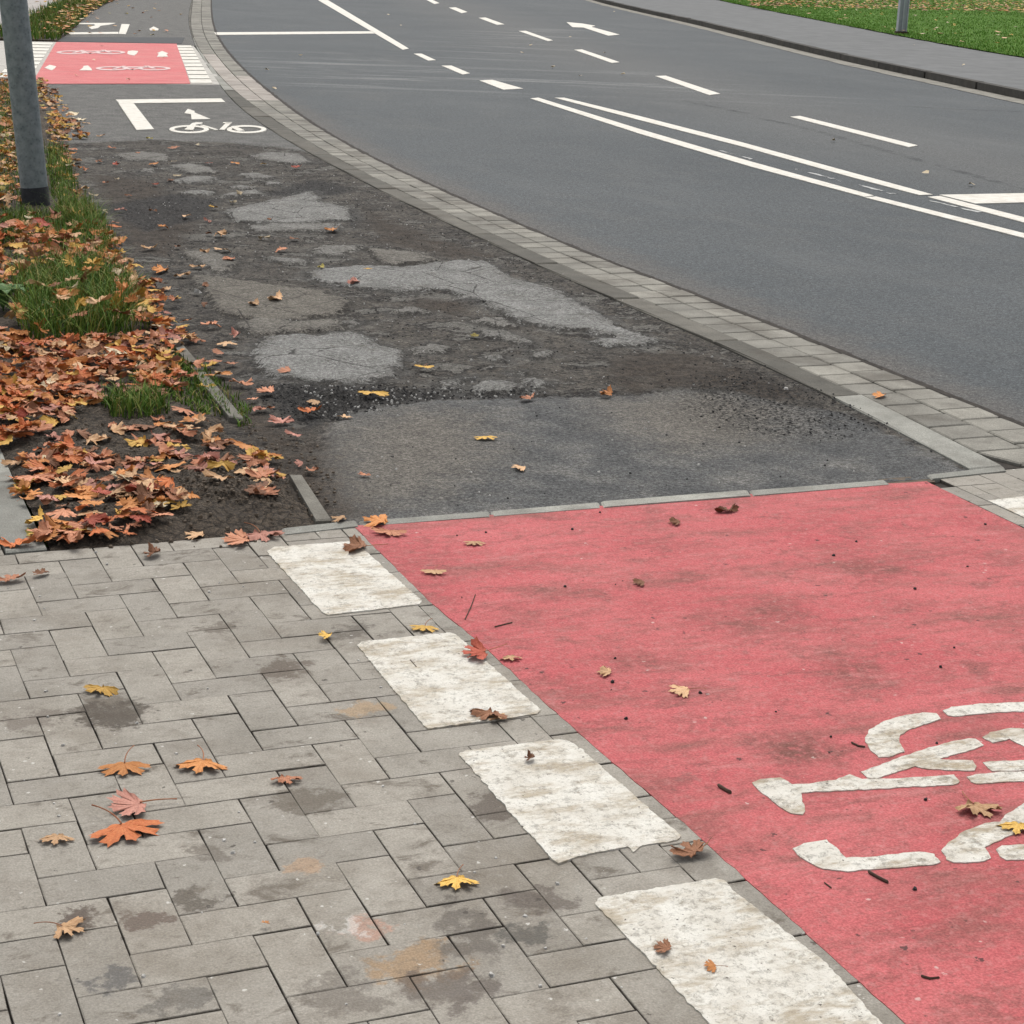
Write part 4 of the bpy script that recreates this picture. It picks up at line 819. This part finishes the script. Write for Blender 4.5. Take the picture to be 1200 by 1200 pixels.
# ------------------------------------------------------------------ maple leaves
HALF = [(0,1),(.05,.87),(.17,.85),(.13,.70),(.11,.55),(.22,.60),(.30,.76),(.40,.71),(.57,.82),(.55,.66),(.68,.60),(.53,.48),(.44,.38),(.58,.40),(.68,.47),(.86,.41),(.75,.30),(.80,.20),(.58,.14),(.46,.04),(.30,.02),(.16,-.09),(.0,.02)]
LOBE = [math.atan2(1, 0), math.atan2(.82, .57), math.atan2(.41, .86), math.atan2(.82, -.57), math.atan2(.41, -.86)]
def leaf_geo(seed, curl, crumple):
    r = random.Random(seed); sk = r.uniform(-.08, .08); sx = r.uniform(.92, 1.1)
    right = [(x*sx*(1+r.uniform(-.06, .06)), y*(1+r.uniform(-.04, .04))) for x, y in HALF]; left = [(-x*sx*(1+r.uniform(-.06, .06)), y*(1+r.uniform(-.04, .04))) for x, y in HALF[1:-1]]
    left.reverse(); ol = right+left
    fine = []
    for i in range(len(ol)):
        a, b = ol[i], ol[(i+1) % len(ol)]; fine += [a, ((a[0]+b[0])/2, (a[1]+b[1])/2)]
    c = (0.0, 0.06); rings = (1.0, .8, .58, .36, .16); V = []; Fc = []; ve = []
    ph = [r.uniform(0, 6.28) for _ in range(4)]; bend_dir = r.uniform(0, 3.14); fold = r.uniform(-.5, .9)*curl
    def zf(x, y, rr):
        ang = math.atan2(y, x)
        z = curl*(0.30*(x*math.cos(bend_dir)+(y-.4)*math.sin(bend_dir))**2)*(1 if r_sign > 0 else -1)
        z += crumple*0.10*math.sin(5*ang+ph[0])*rr*rr+crumple*0.06*math.sin(9*ang+ph[1])*rr**2+fold*0.22*abs(x)
        z += crumple*0.05*mnoise.noise((x*4+seed, y*4, 0))
        return z
    r_sign = 1 if r.random() < .55 else -1
    for rr in rings:
        for (x, y) in fine:
            X_ = c[0]+(x-c[0])*rr+sk*y*rr; Y_ = c[1]+(y-c[1])*rr
            d = min(abs((math.atan2(y-c[1], x-c[0])-l+math.pi) % (2*math.pi)-math.pi) for l in LOBE)
            V.append((X_, Y_, zf(X_, Y_, rr))); ve.append(max(0, 1-d/0.05) if rr < .97 else 0.3)
    n_ = len(fine); V.append((c[0], c[1], zf(0, .06, 0))); ve.append(1)
    for k in range(len(rings)-1):
        for i in range(n_):
            j = (i+1) % n_; Fc.append(((k+1)*n_+i, (k+1)*n_+j, k*n_+j, k*n_+i))
    for i in range(n_): Fc.append((len(V)-1, (len(rings)-1)*n_+(i+1) % n_, (len(rings)-1)*n_+i))
    V = np.array(V); V[:, 1] -= 0.42; V[:, :2] /= 1.62; V[:, 2] /= 1.62; V[:, 2] -= np.percentile(V[:, 2], 12)
    return V, Fc, ve
GEO = [leaf_geo(s_, cu, cr) for s_, (cu, cr) in enumerate([(.4, .5), (.7, .8), (1.2, .9), (.6, 1.0), (1.7, .9), (.3, .7), (.9, 1.3), (2.2, 1.3), (.6, .4), (1.2, 1.5)])]
LMESH = {}
def leaf_mesh(v, colr):
    if (v, colr) not in LMESH:
        V, Fc, ve = GEO[v]; me = bpy.data.meshes.new('maple_leaf'); me.from_pydata(V.tolist(), [], Fc); me.materials.append(LM[colr]); me.polygons.foreach_set('use_smooth', [True]*len(me.polygons))
        a = me.attributes.new('vein', 'FLOAT', 'POINT'); a.data.foreach_set('value', ve); LMESH[(v, colr)] = me
    return LMESH[(v, colr)]
def stem_mesh(k):
    r = random.Random(k); bm = bmesh.new(); prev = None; y0 = (0.05-.42)/1.62
    b = r.uniform(-.25, .25); up = r.uniform(0.0, .14)
    for i in range(7):
        t = i/6; c_ = Vector((b*t*t, y0-t*0.62, 0.03+up*t*(1.6-t))); rad = 0.014*(1-.3*t)*(1.5 if i == 6 else 1)
        ring = [bm.verts.new((c_.x+rad*math.cos(q*1.2566), c_.y, c_.z+rad*math.sin(q*1.2566))) for q in range(5)]
        if prev:
            for q in range(5): bm.faces.new((prev[q], prev[(q+1) % 5], ring[(q+1) % 5], ring[q]))
        prev = ring
    bm.faces.new(prev); bmesh.ops.recalc_face_normals(bm, faces=bm.faces)
    me = bpy.data.meshes.new('stalk'); bm.to_mesh(me); bm.free(); me.materials.append(M['petiole']); return me
STEM = [stem_mesh(k) for k in range(5)]
NLEAF = 0
def leaf(x, y, z, size, colr, label, group, rot=None, tilt=(0, 0), var=None, stalk=False, yaw_face=False):
    global NLEAF
    v = random.randrange(len(GEO)) if var is None else var
    o = bpy.data.objects.new('maple_leaf', leaf_mesh(v, colr)); COL.objects.link(o)
    o.location = (x, y, z); o.scale = (size, size, size*random.uniform(.75, 1.15)); o.rotation_euler = (tilt[0], tilt[1], random.uniform(0, 6.28) if rot is None else math.radians(rot))
    tag(o, label, 'leaf', group); NLEAF += 1
    if stalk:
        s_ = bpy.data.objects.new('stalk', STEM[NLEAF % 5]); COL.objects.link(s_); s_.parent = o
    return o
CN = {'orange': 'orange', 'salmon': 'salmon pink', 'tan': 'tan', 'yellow': 'yellow', 'red': 'dark red', 'brown': 'brown', 'bright': 'bright orange', 'cream': 'cream', 'olive': 'olive yellow', 'pink': 'dull pink'}
GP, GR_, GA = 'fallen leaves on the pavement', 'fallen leaves on the red path', 'fallen leaves on the broken asphalt'
# x, y, width in the photo, colour, label, rotation (deg), stalk, variant
NEAR = [
 (146,904,56,'orange','orange maple leaf with long stalk, left of its twin on the grey pavers',190,1,0,GP), (235,901,60,'orange','flat orange maple leaf with stalk pointing away, right of its twin on the pavers',178,1,5,GP),
 (336,917,36,'salmon','small curled salmon leaf on the pavers right of the two orange leaves',200,0,3,GP), (149,948,68,'pink','dull brownish pink leaf lying behind the bright orange leaf on the pavers',120,1,8,GP),
 (150,978,84,'bright','largest bright orange maple leaf on the pavers, overlapping a dull pink one',215,1,0,GP), (66,987,40,'tan','small tan leaf left of the bright orange leaf on the pavers',185,0,5,GP),
 (83,1092,50,'tan','tan curled leaf with stalk on the pavers at the lower left',250,1,3,GP), (535,1038,50,'yellow','golden yellow maple leaf on the pavers left of the third white block',180,1,5,GP),
 (117,812,40,'yellow','pale yellow leaf beside a dark stained paver',170,0,1,GP), (381,749,26,'yellow','small amber leaf on the pavers left of the second white block',90,0,4,GP),
 (10,682,36,'salmon','salmon leaf on the pavers at the left edge of the photo',30,0,2,GP), (48,675,26,'brown','small brown leaf on the pavers beside a salmon one',60,0,4,GP), (20,641,40,'bright','bright orange leaf at the end of the left edging stone',10,0,2,GP),
 (40,630,30,'olive','faded olive leaf behind a bright orange one on the left edging stone',120,0,6,GP), (178,652,32,'brown','thin brown leaf on the first row of pavers below the leaf pile',80,0,7,GP), (277,635,50,'salmon','salmon leaf on the paver edge beside a redder leaf with upright stalk',100,0,8,GP),
 (307,631,50,'pink','pinkish leaf with upright red stalk on the paver edge',200,1,3,GP), (228,629,36,'tan','tan leaf on the paver edge between the pile and the salmon pair',90,0,1,GP), (311,1087,11,'orange','tiny orange leaf scrap on the pavers near the bottom',0,0,4,GP),
 (415,643,46,'brown','brown curled leaf on the farthest white block',80,1,6,GP), (497,739,32,'yellow','yellow leaf in the gap between the two farthest white blocks',175,1,0,GP), (556,770,48,'red','dark red leaf across the right edge of the second white block',100,1,2,GP), (599,774,26,'tan','small tan leaf on the red path beside the dark red leaf',190,0,5,GR_),
 (571,841,48,'brown','dark brown leaf on the lower right of the second white block',150,0,3,GP), (582,843,26,'tan','tan scrap of leaf overlapping the dark brown one on the second white block',60,0,1,GP), (808,1001,54,'brown','rust brown curled leaf at the corner of the third white block',30,0,2,GP), (776,1114,34,'brown','dark flattened leaf scrap on the nearest white block',80,0,8,GP), (832,1136,24,'orange','small orange leaf with stalk on the nearest white block',95,1,0,GP), (620,893,20,'brown','thin brown leaf scrap at the top of the third white block',70,0,7,GP),
 (440,613,46,'orange','orange leaf on the edging stone at the corner of the red path',80,0,1,GR_), (455,627,40,'salmon','salmon leaf on the corner of the red path below an orange one',170,0,8,GR_), (556,639,24,'tan','small tan leaf on the red path near its far edge, left',185,0,0,GR_), (508,673,28,'tan','tan leaf with upright stalk near the left edge of the red path',175,1,8,GR_),
 (790,614,24,'brown','brown leaf on the red path near the middle of its far edge',90,0,3,GR_), (851,600,28,'brown','dried dark brown leaf on the red path closest to its far edge',20,0,6,GR_), (748,685,24,'brown','brownish leaf alone on the red path between the far edge and the pale tan leaf',100,0,3,GR_), (708,790,28,'tan','small tan brown leaf left of the pale tan one on the red path',80,0,3,GR_), (796,812,37,'tan','pale tan leaf with stalk to its left in the middle of the red path',100,1,5,GR_),
 (1148,952,58,'tan','tan brown leaf beside the white bicycle symbol',200,1,3,GR_), (1192,974,46,'yellow','yellow orange leaf on the white bicycle symbol at the right edge',160,0,5,GR_), (397,610,28,'tan','tan leaf at the end of the short edging stone before the red path',90,0,1,GR_),
 (608,550,26,'tan','pale tan leaf on the newer asphalt nearest the red path',100,0,5,GA), (569,515,26,'yellow','yellow tan leaf in the middle of the newer asphalt',180,0,0,GA), (427,558,15,'salmon','small salmon leaf on the dusty newer asphalt',0,0,3,GA), (437,463,34,'yellow','yellow leaf in the dark crumbled band below the pale oval patch',185,0,1,GA), (617,469,25,'salmon','reddish curled leaf at the edge of the newer asphalt',60,0,2,GA), (710,464,25,'orange','orange leaf at the edge of the newer asphalt, right of the reddish one',80,0,2,GA), (404,490,18,'tan','small tan leaf on the asphalt below the dark crumbled band',10,0,1,GA), (497,432,21,'yellow','yellow leaf with upright stalk right of the pale oval patch',180,1,8,GA), (556,395,18,'olive','olive yellow leaf right of the pale oval, below the long pale patch',80,0,3,GA),
 (414,332,25,'pink','reddish leaf lying on the long pale patch',80,0,6,GA), (431,316,10,'yellow','small yellow leaf on the long pale patch above the reddish one',0,0,0,GA), (376,315,14,'olive','small olive leaf at the left end of the long pale patch',90,0,2,GA), (388,271,21,'orange','orange curled leaf right of the upper pale patches',50,0,2,GA), (1030,466,26,'orange','curled orange leaf on the gutter stones',60,0,4,'leaf on the gutter stones'), (333,436,25,'salmon','salmon leaf on the pale oval patch',90,0,8,GA), (246,383,28,'salmon','salmon leaf standing half upright on dark asphalt left of the pale oval patch',30,0,4,GA), (322,352,30,'tan','pale tan leaf on the brownish asphalt plate above the oval patch',90,0,2,GA), (297,358,22,'tan','smaller tan leaf left of another on the brownish asphalt plate',90,0,2,GA), (311,460,32,'salmon','salmon leaf below the left end of the pale oval patch',80,0,8,GA), (362,484,28,'bright','bright orange red leaf in the crumbled asphalt beside the soil',30,0,2,GA), (367,473,24,'tan','tan leaf touching a bright orange red one on the crumbled asphalt',120,0,1,GA), (347,197,14,'red','dark red leaf near the kerb below the bicycle marking',40,0,2,GA), (85,134,24,'cream','upper of two big cream leaves at the left of the white bracket',100,0,5,GA), (90,141,26,'cream','lower of two big cream leaves at the left of the white bracket',60,0,8,GA)]
for (x, y, w, cl, lab, rot, stk, var, grp) in NEAR:
    wx, wy = at(x, y); s_ = w/ppm(x, y)
    leaf(wx, wy, 0.006+(0.004 if var in (2, 4, 7) else 0), s_*1.0, cl, lab, grp, rot-22, (random.uniform(-.08, .08), random.uniform(-.08, .08)), var, bool(stk))
REST = [(310,481,22,'salmon'),(329,495,30,'pink'),(265,405,24,'tan'),(270,428,18,'salmon'),(243,430,26,'yellow'),(283,451,30,'salmon'),(255,415,20,'salmon'),(215,394,14,'yellow'),(230,401,20,'salmon'),(275,394,20,'pink'),(260,294,22,'tan'),(240,296,16,'tan'),(268,305,24,'salmon'),(231,314,18,'tan'),(188,318,30,'orange'),(214,324,18,'tan'),(330,294,16,'salmon'),(174,292,20,'tan'),(206,351,16,'yellow'),(195,340,14,'tan'),(241,336,14,'brown'),(240,358,14,'brown'),(310,280,16,'cream'),(345,281,14,'brown'),(259,276,20,'tan'),(244,275,12,'brown'),(219,254,18,'tan'),(243,260,12,'pink'),(250,244,12,'yellow'),(273,238,12,'cream'),(281,228,14,'cream'),(316,258,12,'brown'),(191,267,16,'orange'),(179,248,10,'brown'),(141,247,16,'pink'),(209,207,10,'cream'),(200,212,10,'brown'),(182,217,10,'red'),(244,192,10,'red'),(275,192,10,'orange'),(309,193,8,'yellow'),(180,193,16,'orange'),(136,193,13,'red'),(202,190,10,'cream'),(131,174,10,'salmon'),(203,174,14,'salmon'),(232,170,10,'cream'),(175,163,8,'olive'),(137,211,8,'cream'),(124,215,8,'salmon'),(208,290,12,'brown'),(101,145,12,'tan'),(56,143,12,'salmon'),(240,455,22,'yellow'),(262,440,18,'tan'),(250,425,20,'salmon'),(295,470,18,'salmon'),(345,512,20,'pink'),(300,482,16,'pink'),(366,553,20,'salmon'),(350,545,16,'pink'),(110,230,12,'cream'),(100,222,14,'tan'),(150,230,10,'brown'),(161,180,9,'salmon'),(116,190,12,'brown'),(100,200,12,'salmon'),(92,190,10,'tan'),(118,160,9,'tan'),(86,176,12,'salmon'),(120,248,14,'cream'),(135,262,12,'salmon')]
for (x, y, w, cl) in REST:
    wx, wy = at(x, y); zone = 'between the verge and the pale oval patch' if y > 385 else 'on the broken asphalt left of the pale patches' if y > 280 else 'on the dark asphalt between pole and kerb' if y > 160 else 'on the smooth asphalt beside the white bracket'
    leaf(wx, wy, 0.007, w*1.05/ppm(x, y), cl, 'small '+CN[cl]+' maple leaf '+zone, GA, None, (random.uniform(-.2, .2), random.uniform(-.2, .2)))

# leaf drifts on the verge: the nearest leaves are individuals, the rest one mass
D1 = [(-10,395),(60,418),(150,405),(200,398),(235,430),(190,475),(120,470),(80,500),(20,530),(-10,520)]
D2 = [(15,545),(70,530),(120,545),(150,565),(225,600),(190,615),(130,640),(50,640)]
D3 = [(150,330),(180,335),(215,390),(200,410),(165,395),(120,310),(105,270),(130,268)]
D4 = [(-10,290),(60,290),(120,310),(150,335),(60,330),(-10,350)]
D5 = [(-10,100),(14,95),(26,180),(28,250),(-10,260)]
D6 = [(58,150),(75,150),(92,220),(105,262),(80,250),(62,190)]
D7 = [(230,480),(250,490),(250,545),(220,530),(195,500)]; D8 = [(60,520),(180,500),(330,540),(300,600),(200,590),(90,545)]
D9 = [(165,345),(185,350),(215,392),(235,425),(270,465),(240,455),(205,410)]
def pick(cols): return random.choices([c for c, w in cols], [w for c, w in cols])[0]
WARM = [('salmon', 4), ('orange', 5), ('tan', 2.6), ('bright', 4.2), ('pink', 1.3), ('yellow', 1.6), ('brown', 2.2), ('cream', .5), ('red', .7)]
GOLD = [('yellow', 4), ('orange', 4), ('tan', 3), ('brown', 1.5), ('salmon', 1.5), ('olive', 1), ('cream', .5)]
plan = []
for poly, n_, cols, pile, where in ((D2, 150, WARM, .022, 'in the pile beside the left edging stone'), (D8, 78, [('salmon', 3), ('tan', 2), ('brown', 2), ('pink', 2), ('orange', 1), ('yellow', .6)], .004, 'scattered over the bare dark soil'), (D7, 8, [('orange', 2), ('salmon', 3), ('tan', 2)], .02, 'in the small cluster on the bare soil'), (D1, 470, WARM, .032, 'in the deep drift below the grass tuft'), (D9, 24, WARM, .012, 'along the low edging stone of the verge'), (D3, 110, WARM, .03, 'along the asphalt edge of the verge'), (D4, 165, WARM, .09, 'amid the verge grass'), ([(10,335),(160,335),(180,395),(30,415)], 85, GOLD, .13, 'caught in the large grass tuft'), ([(30,92),(48,92),(66,112),(90,150),(100,165),(70,160),(50,130)], 170, GOLD, .02, 'at the foot of the far crossing'), (D5, 330, GOLD, .05, 'on the verge behind the pole'), (D6, 100, GOLD, .03, 'on the verge right of the pole'), ([(-10,272),(60,270),(110,255),(130,290),(0,300)], 60, WARM, .05, 'amid the grass at the foot of the pole')):
    for x, y in scatter([poly], n_):
        if 2.95 < y < 4.5 and abs(x-(1.03+(y-4.3)*0.052)) < 0.05 and random.random() < 0.85: continue
        if 1.9 < y < 2.5 and abs(x-(0.945+(y-1.94)*0.1)) < 0.05: continue
        plan.append((y, x, pick(cols), pile, where))
plan.sort(key=lambda q: q[0])
room = 296-NLEAF
SV = []; SF = []; SM = []; LK = list(LM); off = 0
for i, (y, x, cl, pile, where) in enumerate(plan):
    z = vz(x, y)+random.random()*pile+0.006; s_ = random.uniform(.05, .105); tl = .10+pile*2.4
    tilt = (random.gauss(0, tl), random.gauss(0, tl)); rot = random.uniform(0, 360)
    if i < room:
        leaf(x, y, z, s_, cl, CN[cl]+' maple leaf '+where, 'fallen leaves on the verge', rot, tilt, None, random.random() < .12)
    else:
        V, Fc, ve = GEO[random.randrange(len(GEO))]; n0 = len(V)
        R_ = np.array(Matrix.LocRotScale(Vector((x, y, z)), None, None)@ (Matrix.Rotation(math.radians(rot), 4, 'Z')@Matrix.Rotation(tilt[1], 4, 'Y')@Matrix.Rotation(tilt[0], 4, 'X')))
        Q = (V*s_)@R_[:3, :3].T+R_[:3, 3]; SV.append(Q); SF += [tuple(k+off for k in f) for f in Fc]; SM += [LK.index(cl)]*len(Fc); off += n0
# far specks: leaves on the lawn, footway, far verge and road
def far_leaf(x, y, z, s_, cl):
    global off
    a = random.uniform(0, 6.28); P_ = [(math.cos(a+k*1.2566)*s_*(1 if k % 2 else .6), math.sin(a+k*1.2566)*s_*(1 if k % 2 else .6), random.uniform(0, .03)) for k in range(5)]
    SV.append(np.array([(x+p[0], y+p[1], z+p[2]) for p in P_])); SF.append(tuple(off+k for k in range(5))); SM.append(LK.index(cl)); off += 5
for k in range(130):
    y = random.uniform(22, 60); x = float(C4(y))+abs(random.gauss(0, 4)); far_leaf(x, y, 0.19+0.25*(x-float(C4(y)))/60, random.uniform(.04, .09), pick([('yellow', 3), ('cream', 2), ('tan', 2)]))
tl_ = [at(850, 0, .2), at(1200, 14, .2), at(1300, 20, .2), at(1300, -40, .2), at(850, -30, .2)]
for k in range(5600):
    px_, py_ = random.uniform(880, 1320), None
    py_ = -30+random.random()**.8*(30+5+(px_-880)*0.032); x, y = at(px_, py_, .25); far_leaf(x, y, 0.2+0.25*(x-float(C4(y)))/60+random.random()*.03, random.uniform(.05, .11), pick([('orange', 2), ('brown', 4), ('tan', 2), ('yellow', 2), ('olive', 2)]))
for k in range(650):
    y = random.uniform(26, 48); x = float(XF(y))-random.choice([random.uniform(0, .3), random.uniform(0, 1.1), random.gauss(.05, .15)]); far_leaf(x, y, .03+random.random()*.15, random.uniform(.04, .08), pick(GOLD))
for k in range(40): x, y = at(random.uniform(60, 215), random.uniform(2, 46)); far_leaf(x, y, .008, .05, pick(GOLD))
for px_ in [(313,83),(322,105),(352,66),(668,45),(708,63),(1128,86),(1070,60),(1085,205),(1138,218),(976,166),(648,80),(622,54),(612,63),(720,14),(1115,60),(680,90),(730,88),(470,30),(455,18),(60,62),(110,72),(90,90),(150,95),(190,70),(120,55)]: x, y = at(*px_); far_leaf(x, y, .108 if y > float(16) and x > float(C3(y)) else .006, .036, 'cream')
ST = mesh_obj('leaf_litter', np.concatenate(SV), SF, [LM[k] for k in LK], midx=SM); tag(ST, 'mass of small autumn leaves on the farther verge, lawn and road', 'leaves', kind='stuff')
fattr(ST, 'vein', np.zeros(len(ST.data.vertices)))

# ------------------------------------------------------------------ twigs, pebbles, crumbs
def twig(pts, r, label):
    bm = bmesh.new(); prev = None
    for i, (x, y, z) in enumerate(pts):
        ring = [bm.verts.new((x+r*math.cos(q*1.047)*(1-.1*i), y+r*.6*math.sin(q*1.047), z+r+r*math.sin(q*1.047))) for q in range(6)]
        if prev:
            for q in range(6): bm.faces.new((prev[q], prev[(q+1) % 6], ring[(q+1) % 6], ring[q]))
        else: bm.faces.new(ring[::-1])
        prev = ring
    bm.faces.new(prev); bmesh.ops.recalc_face_normals(bm, faces=bm.faces)
    me = bpy.data.meshes.new('twig'); bm.to_mesh(me); bm.free(); me.materials.append(M['twig']); tag(link(bpy.data.objects.new('twig', me)), label, 'twig')
for px_, r_, lab in [([(1018,1024),(1028,1030),(1040,1036)], .004, 'short thick dark twig below the white bicycle symbol'), ([(842,923),(850,928),(856,931)], .005, 'stubby brown twig left of the white bicycle handlebar'), ([(545,727),(552,712),(557,698)], .0022, 'thin dark twig standing out near the left edge of the red path'), ([(998,872),(1006,876),(1013,877)], .003, 'dark twig touching the upper stroke of the bicycle symbol'), ([(966,1036),(974,1042)], .002, 'tiny twig on the red path below the hook stroke of the bicycle'), ([(1080,1146),(1090,1149),(1100,1148)], .003, 'small pale twig near the bottom right of the red path'), ([(481,775),(488,783)], .002, 'tiny dark twig in the middle of the second white block'), ([(580,736),(592,733),(600,731)], .0025, 'dark twig on the red path beside the second white block')]:
    twig([(*at(x, y), .0015) for x, y in px_], r_*.68, lab)
def grit(name, pts, mat, smin, smax, label, cat):
    V = []; Fc = []
    for (x, y, z) in pts:
        s_ = random.uniform(smin, smax); b = len(V)
        for k in range(2):
            for q in range(5):
                a = q*1.2566+random.uniform(-.3, .3); r_ = s_*random.uniform(.7, 1.1)*(1 if k == 0 else .7); V.append((x+r_*math.cos(a), y+r_*math.sin(a), z-.001+(0 if k == 0 else s_*random.uniform(.5, 1))))
        for q in range(5): Fc.append((b+q, b+(q+1) % 5, b+5+(q+1) % 5, b+5+q))
        Fc.append(tuple(b+5+q for q in range(5)))
    o = mesh_obj(name, V, Fc, mat); tag(o, label, cat, kind='stuff'); return o
P_ = [(x, y, .004) for x, y in scatter([[(820,445),(880,435),(975,462),(1040,505),(960,518),(860,500)]], 330)]+[(x, y, -.002) for x, y in scatter([[(300,450),(460,452),(640,460),(500,466),(380,492),(330,490)]], 700)]
P_ += [(x, y, .003) for x, y in scatter([[(440,620),(1080,570),(1200,640),(1200,900),(1000,1100),(640,800)]], 26)]+[(x, y, 0.0) for x, y in scatter([[(120,180),(340,180),(700,340),(960,455),(800,455),(400,450),(250,380)]], 1500)]+[(x, y, .006) for x, y in scatter([[(440,480),(1000,480),(1130,545),(440,605)]], 45)]
grit('gravel', P_, M['crumb'], .0015, .0058, 'loose dark asphalt crumbs on the broken path', 'gravel')
P_ = [(x, y, .002) for x, y in scatter([[(120,180),(340,180),(700,340),(960,455),(800,455),(400,450),(250,380)]], 420)]+[(x, y, -.001) for x, y in scatter([[(330,450),(460,455),(640,460),(500,466),(380,492)]], 130)]+[(x, y, .006) for x, y in scatter([[(440,480),(1000,470),(1100,545),(440,600)]], 30)]+[(x, y, 0.0) for x, y in scatter([[(0,650),(320,640),(800,1200),(0,1200)]], 60)]
grit('gravel', P_, M['pebble'], .002, .006, 'small pale stones scattered on the broken path', 'gravel')
P_ = [(x, y, vz(x, y)) for x, y in scatter([[(40,520),(200,480),(330,545),(370,600),(280,640),(60,640)]], 420)]+[(x, y, vz(x, y)+.004) for x, y in scatter([[(215,560),(290,550),(330,575),(300,600),(220,595)]], 200)]+[(x, y, .004) for x, y in scatter([[(290,490),(345,500),(390,580),(370,612),(300,520)]], 110)]
grit('soil_clods', P_, M['clod'], .002, .0085, 'crumbled dark soil clods at the end of the verge', 'soil')
for px_, s_, lab in [((231,344), .022, 'white flat scrap on the asphalt beside the leaf edge'), ((921,457), .010, 'white pebble by the kerb in the dark crumbs'), ((30,302), .02, 'whitish litter scrap in the verge grass')]:
    x, y = at(*px_); o = grit('pebble', [(x, y, .004 if px_[0] > 100 else vz(x, y)+.03)], M['pebble'], s_, s_, lab, 'pebble'); del o['kind']

# ------------------------------------------------------------------ camera, light
cam = bpy.data.cameras.new('camera'); cam.sensor_width = 36; cam.lens = F/1200*36; cam.clip_end = 1000; cam.clip_start = 0.05
co = bpy.data.objects.new('camera', cam); COL.objects.link(co)
co.matrix_world = Matrix(((RT[0], -DN[0], -FW[0], CAM[0]), (RT[1], -DN[1], -FW[1], CAM[1]), (RT[2], -DN[2], -FW[2], CAM[2]), (0, 0, 0, 1)))
S.camera = co
EL, AZ = math.radians(58), math.radians(20)      # azimuth clockwise from +Y
w = bpy.data.worlds.new('World'); S.world = w; w.use_nodes = True; nt = w.node_tree
sk = nt.nodes.new('ShaderNodeTexSky'); sk.sky_type = 'NISHITA'; sk.sun_disc = False; sk.sun_elevation = EL; sk.sun_rotation = AZ; sk.dust_density = 4; sk.air_density = 1.0; sk.ozone_density = 1.0
hs = nt.nodes.new('ShaderNodeHueSaturation'); hs.inputs['Saturation'].default_value = 0.22
nt.links.new(sk.outputs[0], hs.inputs['Color']); nt.links.new(hs.outputs[0], nt.nodes['Background'].inputs['Color']); nt.nodes['Background'].inputs['Strength'].default_value = 0.13
sl = bpy.data.lights.new('sun', 'SUN'); sl.energy = 1.1; sl.angle = math.radians(40); sl.color = (1.0, 0.965, 0.91)
so = bpy.data.objects.new('sun', sl); COL.objects.link(so)
so.rotation_euler = Vector((-math.sin(AZ)*math.cos(EL), -math.cos(AZ)*math.cos(EL), -math.sin(EL))).to_track_quat('-Z', 'Y').to_euler()
S.view_settings.view_transform = 'Standard'; S.view_settings.look = 'None'; S.view_settings.exposure = 0.45; S.view_settings.gamma = 1.0; S.view_settings.use_curve_mapping = False
